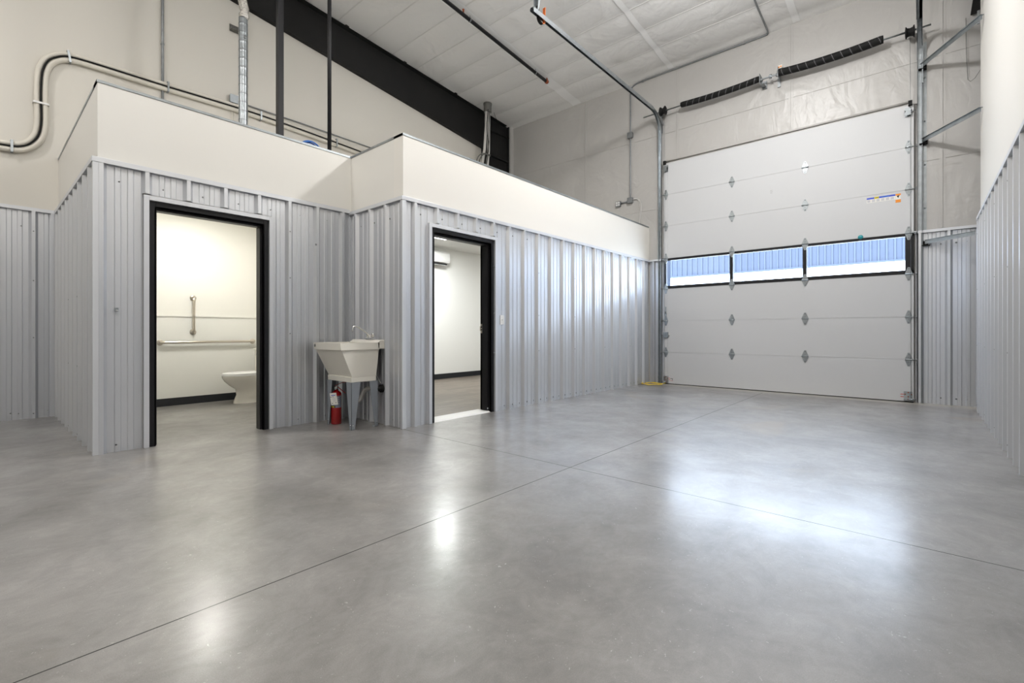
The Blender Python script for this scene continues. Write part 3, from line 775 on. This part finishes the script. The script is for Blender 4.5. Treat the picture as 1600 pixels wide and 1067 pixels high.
# spiral duct with foil flex above
t = thing('spiral_duct', (-6.6, 2.29, 2.95), 'round galvanised spiral duct rising behind the restroom parapet', 'duct')
N = 150; pts = []; rs = []
z0, z1 = 2.95, 5.06
for i in range(N+1):
    z = z0+(z1-z0)*i/N; pts.append((-6.6, 2.29, z)); rs.append(.053 if i % 8 else .0555)
MB().tube(pts, rs, 24, matf=lambda i, k: 1 if i % 8 == 0 else 0).build('duct_body', [M['galv'], M['galvd']], t)
pts = []; rs = []
for i in range(26):
    z = 5.05+.045*i; pts.append((-6.6+.010*sin(i*.5), 2.29+.012*sin(i*.8)+(.03*(i-10)/15 if i > 10 else 0), z)); rs.append(.050+.008*(i % 2)+.005*sin(i*2.1)+(.012 if i > 6 else 0))
MB().tube(pts, rs, 20).build('foil_sleeve', M['foil'], t)
m = MB(); m.lathe([(.018, 0), (.018, .012)], (-6.548, 2.29, 4.80), 10, axis='x'); m.build('damper_knob', M['galvd'], t)

# refrigerant line set: polyline on the left wall
P = [(-.6, 3.14), (.0, 3.135), (.25, 3.14), (.36, 3.16), (.44, 3.22), (.50, 3.32), (.525, 3.45), (.53, 3.6), (.525, 3.8), (.53, 4.0), (.545, 4.13), (.59, 4.25), (.67, 4.33), (.77, 4.375),
     (.95, 4.39), (1.3, 4.395), (1.77, 4.40), (2.3, 4.415), (2.9, 4.425), (3.4, 4.41), (3.95, 4.39), (4.6, 4.36), (5.3, 4.33), (7.0, 4.30)]
def smooth(P, k=4):
    out = []
    for i in range(len(P)-1):
        p0 = P[max(i-1, 0)]; p1 = P[i]; p2 = P[i+1]; p3 = P[min(i+2, len(P)-1)]
        for j in range(k):
            u = j/k
            out.append(tuple(.5*((2*p1[d])+(-p0[d]+p2[d])*u+(2*p0[d]-5*p1[d]+4*p2[d]-p3[d])*u*u+(-p0[d]+3*p1[d]-3*p2[d]+p3[d])*u**3) for d in range(len(p1))))
    out.append(P[-1]); return out
base = smooth(P)
def offs(path, d):
    out = []
    for i, p in enumerate(path):
        a = path[max(i-1, 0)]; b = path[min(i+1, len(path)-1)]; l = math.hypot(b[0]-a[0], b[1]-a[1])
        out.append((p[0]-(b[1]-a[1])/l*d, p[1]+(b[0]-a[0])/l*d))
    return out
t = thing('refrigerant_line', (XL+.06, .5, 3.3), 'white insulated pipe pair with black cable, S-bend on the upper left wall', 'pipe')
for d, r, xo, mm, nm in ((.034, .027, .035, 'pvc', 'insulated_pipe'), (-.034, .030, .036, 'pvc', 'insulated_pipe'), (.000, .009, .062, 'rubber', 'control_cable')):
    q = offs(base, d)
    MB().tube([(XL+xo, y, z) for y, z in q], r, 10).build(nm, M[mm], t)
for (y, z, dy, dz) in ((.29, 3.145, 0, 1), (.77, 4.378, -.15, 1), (1.77, 4.40, 0, 1), (2.98, 4.42, 0, 1), (.527, 3.72, 1, 0), (4.25, 4.38, 0, 1)):
    m = MB(); d = Vector((0, dy, dz)).normalized(); u = Vector((0, d.z, -d.y)) if dz else Vector((0, 0, 1))
    c = Vector((XL+.072, y, z)); m.obox(c-d*.066, c+d*.066, .022, .008, (1, 0, 0)); m.obox(c-d*.066-Vector((.068, 0, 0)), c-d*.066, .022, .006, tuple(d)); m.obox(c+d*.066-Vector((.068, 0, 0)), c+d*.066, .022, .006, tuple(d))
    m.build('pipe_strap', M['galv'] if not dy == 1 else M['white'], t)

def conduit(name, pts, r, label, clips=(), material='galvd', cat='conduit', group='grey electrical conduits'):
    t = thing(name, pts[0], label, cat, group)
    MB().tube(pts, r, 10).build('pipe', M[material], t)
    for c in clips:
        m = MB().box(c[0]-.018, c[0]+.018, c[1]-.018, c[1]+.018, c[2]-.012, c[2]+.012); m.build('clip', M['galvd'], t)
    return t
conduit('electrical_conduit', [(XL+.02, 1.714, 2.96), (XL+.02, 1.714, 5.8), (XL+.02, 1.70, 6.6)], .0165, 'vertical conduit on the upper left wall, left of the spiral duct', [(XL+.018, 1.714, 4.98)], 'galvd')
conduit('electrical_conduit', [(XL+.02, 2.64, 4.53), (XL+.02, 3.6, 4.53), (XL+.02, 5.4, 4.50), (XL+.02, 7.2, 4.48)], .010, 'thin conduit running level just above the white pipe pair on the left wall')
t = thing('junction_box', (XL, 2.60, 4.55), 'pale square junction box on the left wall beside the spiral duct', 'junction box', 'electrical boxes')
MB().box(XL, XL+.055, 2.545, 2.655, 4.49, 4.60).build('box_body', M['galv'], t, .003)
MB().box(XL+.055, XL+.06, 2.54, 2.66, 4.485, 4.605).build('cover_plate', M['galv'], t)
for k, yy in enumerate((2.57, 2.615)):
    m = MB().tube(smooth([(XL+.03, yy, 4.35), (XL+.035, yy+.01*(-1)**k, 4.2), (XL+.03, yy, 4.0), (XL+.03, yy, 3.4)]), .007, 6)
    tag(m.build('loose_cable', M['pvc']), ('left' if k == 0 else 'right')+' one of two thin cables dropping below the white pipes beside the duct', 'cable', 'thin cables beside the duct')
t = thing('wall_bracket', (XL, 2.6, 5.62), 'short dark steel bracket sticking out of the left wall behind the top of the duct', 'bracket')
MB().box(XL, XL+.10, 2.55, 2.76, 5.58, 5.59).box(XL, XL+.012, 2.55, 2.76, 5.58, 5.68).build('bracket_angle', M['boot'], t)
# blue hose ring standing behind the parapet
m = MB(); ring = [(-5.60, 2.70+.16*cos(a), 3.15+.185*sin(a)) for a in [2*pi*k/28 for k in range(29)]]
for dx, dr in ((0, 1), (.018, .95), (-.016, .92)):
    m.tube([(-5.60+dx, 2.70+(y-2.70)*dr, 3.15+(z-3.15)*dr) for (x, y, z) in ring], .009, 8)
t = tag(m.build('coiled_hose', M['blue']), 'blue coiled tubing peeking over the restroom parapet', 'hose')
# door wall conduits
cy = DW-.022
conduit('electrical_conduit', smooth([(-4.527, cy, 3.72), (-4.527, cy, 4.4), (-4.527, cy, 5.0), (-4.527, cy, 5.7), (-4.527, cy, 5.93), (-4.50, cy, 6.03), (-4.40, cy, 6.085), (-4.25, cy, 6.09), (-3.4, cy, 6.09), (-2.6, cy, 6.09), (-2.05, cy, 6.09), (-1.985, cy-.02, 6.092), (-1.962, cy-.10, 6.105), (-1.962, 8.3, 6.155), (-1.95, 6.5, 6.305), (-1.95, 5.0, 6.43)]),
        .0135, 'long grey conduit climbing the end wall and following the ceiling edge', [(-4.26, cy, 6.085), (-2.35, cy, 6.085), (-1.95, 7.4, 6.235)])
for z, nm in ((5.06, 'square junction box halfway up the end wall conduit'), (3.72, 'square junction box at the foot of the end wall conduit')):
    t = thing('junction_box', (-4.527, cy, z), nm, 'junction box', 'electrical boxes')
    MB().box(-4.58, -4.474, DW-.055, DW, z-.055, z+.055).build('box_body', M['galvd'], t, .003)
    MB().box(-4.585, -4.469, DW-.06, DW-.055, z-.058, z+.058).build('cover_plate', M['galvd'], t)
t = thing('power_outlet', (-4.80, DW, 3.70), 'small metal outlet box left of the lower junction box on the end wall', 'outlet')
MB().box(-4.855, -4.745, DW-.05, DW, 3.64, 3.745).build('box_body', M['galvd'], t, .003)
m = MB()
for dx in (-.024, .024):
    for dz in (-.024, .024): m.box(-4.80+dx-.017, -4.80+dx+.017, DW-.056, DW-.05, 3.692+dz-.017, 3.692+dz+.017)
m.build('socket_face', M['white'], t)
tag(MB().tube([(-4.745, cy, 3.70), (-4.58, cy, 3.715)], .015, 10).build('conduit_nipple', M['galvd']), 'short conduit joining the outlet and the lower junction box', 'conduit')
for k, (dx, mm) in enumerate(((0, 'pvcg'), (.025, 'pvcg'))):
    m = MB().tube(smooth([(-4.474, cy, 3.73), (-4.40+dx, cy, 3.735-dx*.5), (-4.33+dx, cy, 3.66), (-4.315+dx*.8, cy, 3.45), (-4.335+dx*.3, cy, 3.2), (-4.335+dx*.3, cy, 2.95)]), .007, 6)
    tag(m.build('loose_cable', M[mm]), ('left' if k == 0 else 'right')+' grey cable curving down from the lower junction box on the end wall', 'cable', 'cables below the end wall box')

# sprinkler pipe
t = thing('sprinkler_pipe', (-5.79, 6, 6.2), 'black sprinkler pipe with red end cap hung below the ceiling', 'pipe')
def spz(y): return ceil_z(y)-.095
MB().tube([(-5.79, -3.0, spz(-3)), (-5.79, 7.70, spz(7.70))], .031, 14).build('pipe', M['black'], t)
m = MB().lathe([(.036, 0), (.04, .02), (.04, .05), (.03, .065)], (-5.79, 7.69, spz(7.7)), 16, axis='y'); m.lathe([(.02, 0), (.02, .03), (.012, .035), (.012, .07)], (-5.79, 7.73, spz(7.72)+.02), 12); m.build('end_cap', M['copper'], t)
for y in (7.35, 5.55, 3.6):
    m = MB().tube([(-5.79, y, spz(y)+.03), (-5.79, y, ceil_z(y))], .006, 8); m.lathe([(.034, -.012), (.038, 0), (.034, .012)], (-5.79, y, spz(y)), 16, axis='y'); m.build('pipe_hanger', M['galvd'], t)
m = MB().lathe([(.014, -.0), (.014, .05), (.02, .055), (.02, .062)], (-5.79, 5.40, spz(5.4)+.03), 12); m.build('sprinkler_head', M['copper'], t)

# vent pipe bundle beside the column
t = thing('pipe_bundle', (-7.5, 7.75, 6.1), 'pair of pale pipes rising through a grey roof boot beside the charcoal column', 'pipes')
MB().lathe([(.085, 0), (.088, .02), (.088, .13), (.10, .20)], (-7.47, 7.72, 6.02), 24).build('roof_boot', M['boot'], t)
for k, (yt, xt, yb, xb) in enumerate(((7.675, -7.47, 7.42, -7.47), (7.74, -7.45, 7.59, -7.42))):
    MB().tube([(xt, yt, 6.08), (xt, yt-.005, 5.7), ((xt*2+xb)/3, (yt*2+yb)/3+.03, 5.15), (xb, yb, 4.2), (xb, yb, 2.95)], .033, 12).build('pipe', M['pvcg'], t)
for k in range(2):
    m = MB().tube(smooth([(-7.40, 7.66+.05*k, 6.05), (-7.38, 7.60+.07*k, 5.6), (-7.38, 7.66, 5.2), (-7.38, 7.58-.05*k, 4.7), (-7.40, 7.50, 4.0)]), .008, 6); m.build('wire', M['rubber'], t)
for k in range(2):
    MB().tube(smooth([(-7.36, 7.70, 5.02-.03*k), (-7.36, 7.45+.05*k, 4.98), (-7.36, 7.28+.08*k, 4.82), (-7.36, 7.24+.08*k, 4.5), (-7.36, 7.24+.08*k, 3.5)]), .011, 8).build('bent_conduit', M['boot'], t)
m = MB().tube(smooth([(-7.33, 7.78, 6.0), (-7.33, 7.95, 5.7), (-7.33, 7.98, 5.4), (-7.33, 7.88, 5.0)]), .004, 6); m.build('thin_wire', M['rubber'], t)

# ================================================================== RESTROOM FITTINGS
xr = XL+.105
def grab(pts, label):
    t = thing('grab_bar', pts[0], label, 'grab bar', 'grab bars on the restroom wall')
    a, b = Vector(pts[0]), Vector(pts[1]); d = (b-a).normalized(); o = .048
    q = [a]
    c0 = a+Vector((o, 0, 0)); c1 = b+Vector((o, 0, 0))
    path = [a+Vector((.004, 0, 0)), a+Vector((o*.55, 0, 0)), c0-Vector((o*.15, 0, 0))+d*.008, c0+d*.035, c1-d*.035, c1-Vector((o*.15, 0, 0))-d*.008, b+Vector((o*.55, 0, 0)), b+Vector((.004, 0, 0))]
    MB().tube(path, .0175, 14).build('bar', M['nickel'], t)
    for p in (a, b): MB().lathe([(.039, 0), (.039, .008), (.034, .014), (.018, .016)], p, 20, axis='x').build('flange', M['nickel'], t)
grab([(xr, 1.665, .872), (xr, 2.835, .872)], 'long horizontal grab bar on the restroom wall beside the toilet')
grab([(xr, 2.05, 1.495), (xr, 2.05, 1.015)], 'short vertical grab bar above the long one in the restroom')

tx, tb = -7.35, YJ
t = thing('toilet', (tx, tb-.4, 0), 'white porcelain toilet partly hidden by the right side of the restroom doorway', 'toilet')
def egg(cx, cy, rx, ry, z, n=32, back=.75):
    out = []
    for k in range(n):
        a = 2*pi*k/n; y = -cos(a); x = sin(a)
        out.append((cx+rx*x*(1-.10*(y < 0)*abs(y)), cy+ry*y*(1 if y < 0 else back), z))
    return out
def loft(m, rings, mi=0, smooth=True):
    n = len(rings[0]); vs = [p for r in rings for p in r]
    m.add(vs, [(i*n+k, i*n+(k+1) % n, (i+1)*n+(k+1) % n, (i+1)*n+k) for i in range(len(rings)-1) for k in range(n)], mi, smooth)
    m.add(rings[0], [tuple(range(n))[::-1]], mi); m.add(rings[-1], [tuple(range(n))], mi)
cyb = tb-.42
m = MB(); loft(m, [egg(tx, cyb+.09, .115, .235, 0), egg(tx, cyb+.09, .110, .232, .03), egg(tx, cyb+.10, .098, .205, .12), egg(tx, cyb+.10, .105, .215, .20), egg(tx, cyb+.07, .135, .265, .26), egg(tx, cyb+.03, .165, .285, .32), egg(tx, cyb, .185, .285, .37), egg(tx, cyb, .188, .285, .392)])
m.build('bowl', M['porcelain'], t)
m = MB(); loft(m, [egg(tx, cyb, .190, .288, .394), egg(tx, cyb, .192, .290, .402), egg(tx, cyb, .188, .286, .412)]); m.build('seat', M['white'], t)
m = MB(); loft(m, [egg(tx, cyb, .188, .284, .416), egg(tx, cyb, .190, .287, .424), egg(tx, cyb, .178, .270, .438), egg(tx, cyb, .10, .16, .442)]); m.build('lid', M['white'], t)
m = MB().box(tx-.21, tx+.21, tb-.21, tb-.015, .38, .74); tk = m.build('tank', M['porcelain'], t, .02, 4)
MB().box(tx-.22, tx+.22, tb-.22, tb-.01, .74, .77).build('tank_lid', M['porcelain'], t, .01, 3)
MB().box(tx-.16, tx-.10, tb-.225, tb-.21, .67, .69).build('flush_lever', M['chrome'], t)

t = thing('ceiling_light', (-6.75, 1.95, 2.78), 'square lit panel on the restroom ceiling', 'ceiling light', 'flat panel ceiling lights')
MB().box(-6.93, -6.57, 1.77, 2.13, 2.74, 2.78).build('frame', M['white'], t)
MB().box(-6.90, -6.60, 1.80, 2.10, 2.734, 2.742).build('diffuser', M['led'], t)
light('restroom_light', 'AREA', (-6.75, 1.95, 2.72), 23, (1, .97, .90), shape='SQUARE', size=.3)
t = thing('ceiling_light', (-6.70, 5.78, 2.80), 'small lit panel on the office ceiling seen through the doorway', 'ceiling light', 'flat panel ceiling lights')
MB().box(-6.93, -6.47, 5.58, 5.98, 2.78, 2.80).build('frame', M['white'], t)
MB().box(-6.90, -6.50, 5.61, 5.95, 2.775, 2.782).build('diffuser', M['led'], t)
light('office_light', 'AREA', (-6.70, 5.78, 2.765), 46, (.97, 1, .985), shape='SQUARE', size=.36)
light('office_light', 'AREA', (-5.2, 7.6, 2.765), 26, (.97, 1, .985), shape='SQUARE', size=.36)

# mini split on the office back wall
xo = XL+.15
t = thing('air_conditioner', (xo, 6.35, 2.48), 'white wall mounted air conditioner inside the office near the ceiling', 'air conditioner')
MB().prism([(xo, 2.40), (xo+.12, 2.40), (xo+.20, 2.45), (xo+.215, 2.50), (xo+.205, 2.66), (xo+.18, 2.685), (xo, 2.69)], 'y', 5.85, 6.64).build('body', M['white'], t, .008, 3) if False else None
prof = [(xo, 2.44), (xo+.10, 2.44), (xo+.185, 2.47), (xo+.205, 2.52), (xo+.20, 2.66), (xo+.17, 2.69), (xo, 2.70)]
m = MB(); n = len(prof); m.add([(u, 5.84, v) for u, v in prof]+[(u, 6.66, v) for u, v in prof], [tuple(range(n))[::-1], tuple(range(n, 2*n))]+[(i, (i+1) % n, n+(i+1) % n, n+i) for i in range(n)])
m.build('body', M['white'], t, .006, 2)
m = MB().box(xo+.06, xo+.17, 5.88, 6.60, 2.425, 2.447); m.build('air_outlet', M['dark'], t)
MB().obox((xo+.135, 5.89, 2.425), (xo+.135, 6.59, 2.425), .07, .005, (.3, 0, 1)).build('louver', M['white'], t)

# light switch right of the office door
t = thing('light_switch', (XB+.01, 4.53, 1.17), 'white light switch plate on the ribbed panel right of the office doorway', 'light switch')
MB().box(XB+.004, XB+.016, 4.488, 4.562, 1.112, 1.232).build('wall_plate', M['white'], t, .003)
MB().box(XB+.016, XB+.026, 4.519, 4.531, 1.162, 1.182).build('toggle', M['white'], t)
# small latch plate on the restroom corner
t = thing('wall_catch', (XA+.03, .80, 1.207), 'small metal catch plate on the ribbed panel left of the restroom doorway', 'catch')
MB().box(XA+.006, XA+.03, .785, .812, 1.19, 1.225).build('plate', M['galv'], t, .002)
MB().lathe([(.008, 0), (.008, .012), (.004, .016)], (XA+.03, .799, 1.20), 10, axis='x').build('stud', M['chrome'], t)

# ================================================================== LAUNDRY SINK
sx0, sx1, sy0, sy1 = -4.985, -4.415, 2.43, 2.945
t = thing('utility_sink', ((sx0+sx1)/2, (sy0+sy1)/2, 0), 'cream moulded utility sink on grey legs in the corner between the two doorways', 'sink')
ZB, ZR = .492, .905
def ring(x0, x1, y0, y1, z): return [(x0, y0, z), (x1, y0, z), (x1, y1, z), (x0, y1, z)]
yb = 2.885
m = MB()
R_ = [ring(sx0+.045, sx1-.035, 2.575, yb-.02, ZB), ring(sx0+.045, sx1-.035, 2.570, yb-.02, ZB+.052), ring(sx0+.046, sx1-.034, 2.582, yb-.018, ZB+.054),
      ring(sx0+.012, sx1-.012, 2.452, yb, .828), ring(sx0, sx1, 2.440, yb+.0, .830), ring(sx0, sx1, 2.43, yb+.0, ZR)]
vs = [p for r in R_ for p in r]
m.add(vs, [(0, 3, 2, 1)]+[(i*4+k, i*4+(k+1) % 4, (i+1)*4+(k+1) % 4, (i+1)*4+k) for i in range(len(R_)-1) for k in range(4)])
# inner bowl
I_ = [ring(sx0, sx1, 2.43, yb, ZR), ring(sx0+.03, sx1-.03, 2.46, yb-.04, ZR), ring(sx0+.07, sx1-.07, 2.61, yb-.06, ZB+.03)]
vs = [p for r in I_ for p in r]
m.add(vs, [(i*4+k, (i+1)*4+k, (i+1)*4+(k+1) % 4, i*4+(k+1) % 4) for i in range(2) for k in range(4)]+[(8, 9, 10, 11)])
bs = m.build('basin', M['sink'], t, .006, 2)
MB().prism([(2.87, .835), (2.955, .835), (2.955, .932), (2.90, .932), (2.86, .906)], 'x', sx0, sx1).build('faucet_deck', M['sink'], t, .006, 2)
m = MB().lathe([(.017, 0), (.017, -.004)], (sx0+.035, 2.432, .874), 16, 0, sx=1, sy=.75, axis='y'); m.lathe([(.012, -.004), (.012, -.0045)], (sx0+.035, 2.432, .874), 16, 1, axis='y')
bd = m.build('badge', [M['boot'], M['galvd']], t)
for (lx, ly, ix, iy) in ((sx0+.055, 2.60, 1, 1), (sx1-.045, 2.60, -1, 1), (sx0+.055, yb-.03, 1, -1), (sx1-.045, yb-.03, -1, -1)):
    m = MB(); top, bot = .105, .038; ox, oy = lx-ix*.018, ly-iy*.030
    # two tapering plates meeting at the outer edge
    m.add([(ox, oy, 0), (ox+ix*bot, oy, 0), (ox+ix*top, oy, ZB), (ox, oy, ZB)]+[(ox, oy+iy*.003, 0), (ox+ix*bot, oy+iy*.003, 0), (ox+ix*top, oy+iy*.003, ZB), (ox, oy+iy*.003, ZB)],
          [(0, 1, 2, 3), (7, 6, 5, 4), (0, 4, 5, 1), (1, 5, 6, 2), (2, 6, 7, 3), (3, 7, 4, 0)])
    m.add([(ox, oy, 0), (ox, oy+iy*bot, 0), (ox, oy+iy*top, ZB), (ox, oy, ZB)]+[(ox+ix*.003, oy, 0), (ox+ix*.003, oy+iy*bot, 0), (ox+ix*.003, oy+iy*top, ZB), (ox+ix*.003, oy, ZB)],
          [(0, 1, 2, 3), (7, 6, 5, 4), (0, 4, 5, 1), (1, 5, 6, 2), (2, 6, 7, 3), (3, 7, 4, 0)])
    m.box(ox, ox+ix*.04, oy, oy+iy*.05, 0, .003)
    m.lathe([(.006, 0), (.006, -.004*iy)], (ox+ix*.018, oy, .045), 8, 1, axis='y'); m.lathe([(.006, 0), (.006, -.004*ix)], (ox, oy+iy*.018, .045), 8, 1, axis='x')
    m.build('leg', [M['sinkleg'], M['chrome']], t)
fx = -4.62
m = MB().box(fx-.075, fx+.075, 2.885, 2.925, .930, .952); fb = m.build('faucet_body', M['chrome'], t, .006, 2)
for dx in (-.05, .05): MB().lathe([(.013, 0), (.015, .02), (.021, .025), (.021, .045), (.014, .052)], (fx+dx, 2.905, .950), 12).build('tap_handle', M['chrome'], fb)
m = MB().lathe([(.014, 0), (.014, .03), (.010, .035)], (fx, 2.905, .950), 12)
m.tube(smooth([(fx, 2.905, .965), (fx, 2.87, 1.0), (fx-.01, 2.79, 1.055), (fx-.012, 2.745, 1.078), (fx-.014, 2.715, 1.078), (fx-.015, 2.70, 1.06), (fx-.015, 2.695, 1.025)]), .0095, 10)
m.build('spout', M['chrome'], fb)
m = MB().tube([(-4.70, 2.73, ZB), (-4.70, 2.73, .40)], .02, 12)
m.tube(smooth([(-4.70, 2.73, .40), (-4.70, 2.73, .30), (-4.68, 2.75, .26), (-4.64, 2.78, .27), (-4.62, 2.80, .32), (-4.60, 2.82, .38), (-4.56, 2.84, .40), (-4.50, 2.86, .40)]), .022, 12)
m.lathe([(.028, 0), (.028, .03)], (-4.70, 2.73, .38), 14)
m.build('drain_trap', M['pvcg'], t)
m = MB().tube([(-4.52, 2.855, .40), (-4.46, 2.90, .40), (-4.455, 2.95, .40)], .030, 12); m.lathe([(.045, 0), (.045, -.03)], (-4.455, 2.955, .40), 14, axis='y'); m.build('wall_connector', M['rubber'], t)
m = MB()
for xx in (-4.60, -4.66): m.tube(smooth([(xx, 2.90, .84), (xx, 2.91, .7), (xx+.04, 2.93, .55), (xx+.12, 2.945, .45)]), .006, 6)
m.build('supply_hose', M['galvd'], t)

# fire extinguisher
ex, ey = -4.889, 2.645
t = thing('fire_extinguisher', (ex, ey, 0), 'red fire extinguisher with a white tag standing on the floor under the sink', 'fire extinguisher')
MB().lathe([(.050, 0), (.056, .008), (.056, .325), (.050, .345), (.032, .362), (.020, .368), (.020, .38)], (ex, ey, 0), 28).build('cylinder', M['red'], t)
m = MB(); n = 28
def wrap(m, a0, a1, z0, z1, r, mi, c=(ex, ey)):
    k = 12; vs = []
    for i in range(k+1):
        a = a0+(a1-a0)*i/k
        for z in (z0, z1): vs.append((c[0]+r*cos(a), c[1]+r*sin(a), z))
    m.add(vs, [(2*i, 2*i+2, 2*i+3, 2*i+1) for i in range(k)], mi, True)
wrap(m, R(-135), R(35), .185, .315, .0568, 0)
wrap(m, R(-125), R(-40), .187, .206, .0571, 1); 
for k in range(5): wrap(m, R(-98+k*10), R(-91+k*10), .190, .203, .0574, 2)
for k in range(4): wrap(m, R(-20), R(5), .225+k*.022, .230+k*.022, .0571, 3)
m.build('label', [M['greylabel'], M['dark'], M['yellowl'], M['paper']], t)
m = MB().lathe([(.017, 0), (.017, .045), (.012, .05)], (ex, ey, .375), 14); m.build('valve', M['chrome'], t)
m = MB(); m.obox((ex-.008, ey-.015, .422), (ex+.03, ey+.052, .455), .020, .006); m.obox((ex+.03, ey+.052, .455), (ex+.052, ey+.095, .460), .020, .006); m.build('carry_handle', M['red'], t)
m = MB(); m.obox((ex+.004, ey+.005, .418), (ex+.046, ey+.082, .335), .020, .008); m.build('squeeze_lever', M['red'], t)
m = MB().lathe([(.016, 0), (.016, -.012)], (ex+.016, ey-.014, .395), 14, axis='y'); m.build('pressure_gauge', M['white'], t)
m = MB().tube(smooth([(ex-.012, ey+.012, .40), (ex-.055, ey+.03, .38), (ex-.075, ey+.03, .30), (ex-.070, ey+.02, .18), (ex-.065, ey+.01, .12)]), .009, 8); m.build('hose', M['rubber'], t)
m = MB(); fv = Vector((.875, -.484, 0)); c0 = Vector((ex, ey, .285))+fv*.062+Vector((-.48, -.875, 0))*.026
rv = Vector((.48, .875, 0)); ux = (rv+Vector((0, 0, .04))).normalized(); uz = Vector((.06, .10, 1)).normalized(); uz = -uz+Vector((.12, .22, 0)); uz = -uz; uz.normalize()
uz = (Vector((0, 0, 1))-rv*.14).normalized()
def card(ax0, ax1, az0, az1, off, mi):
    q = [c0+ux*ax0+uz*az0+fv*off, c0+ux*ax1+uz*az0+fv*off, c0+ux*ax1+uz*az1+fv*off, c0+ux*ax0+uz*az1+fv*off]
    m.add(q+[v-fv*.0012 for v in q], [(0, 1, 2, 3), (7, 6, 5, 4), (0, 4, 5, 1), (1, 5, 6, 2), (2, 6, 7, 3), (3, 7, 4, 0)], mi)
card(-.034, .034, -.066, .066, 0, 0); card(-.022, .020, .036, .043, .0008, 1)
for a, b in ((-.026, .022), (-.006, .024), (-.020, -.048), (.016, -.044)): card(a-.004, a+.004, b-.004, b+.004, .0008, 2)
for k in range(4): card(-.014, .020, -.030+k*.012, -.027+k*.012, .0008, 3)
m.build('inspection_tag', [M['paper'], M['bluei'], M['dark'], M['greyl']], t)

# yellow cord heap at the far corner
m = MB(); pts = []
for k in range(60):
    a = k/60*2*pi*3.4; r = .10+.07*sin(k*.37); pts.append((-3.93+(.16+r*.3)*cos(a), 8.60+.17*sin(a)+.03*sin(k), .009+.012*abs(sin(k*.9))))
pts.append((-3.79, 8.80, .01)); pts.append((-3.75, 8.88, .03))
m.tube(smooth(pts, 3), .006, 6)
tag(m.build('yellow_cord', M['yellow']), 'tangled yellow cord lying on the floor at the left foot of the overhead door', 'cord')

# ================================================================== OUTSIDE
FY = 26.0; ZD = 4.09
t = thing('neighbouring_building', (-2, FY, 0), 'ribbed blue and white metal building outside, seen through the door windows', 'building')
def facade(z0, z1, y, pitch, h):
    m = MB(); vs = []; x = -26
    pts = []
    while x < 22:
        pts += [(x, y), (x+pitch*.62, y), (x+pitch*.70, y-h), (x+pitch*.92, y-h)]; x += pitch
    for px, py in pts: vs += [(px, py, z0), (px, py, z1)]
    m.add(vs, [(2*i, 2*i+2, 2*i+3, 2*i+1) for i in range(len(pts)-1)]); m.box(-26, 22, y+.02, y+.2, z0, z1); return m
facade(ZD, 5.7, FY-.03, .28, .07).build('upper_siding', M['facade_blue'], t)
facade(.0, ZD, FY, .28, .04).build('lower_siding', M['facade_white'], t)
MB().box(-26, 22, FY-.16, FY-.0, ZD-.06, ZD).build('belt_trim', M['facade_blue'], t)
gr = MB().box(-40, 40, 9.12, 60, -.25, -.10)
struct('ground_outside', gr, M['ground_out'], label='pale concrete yard outside the overhead door')
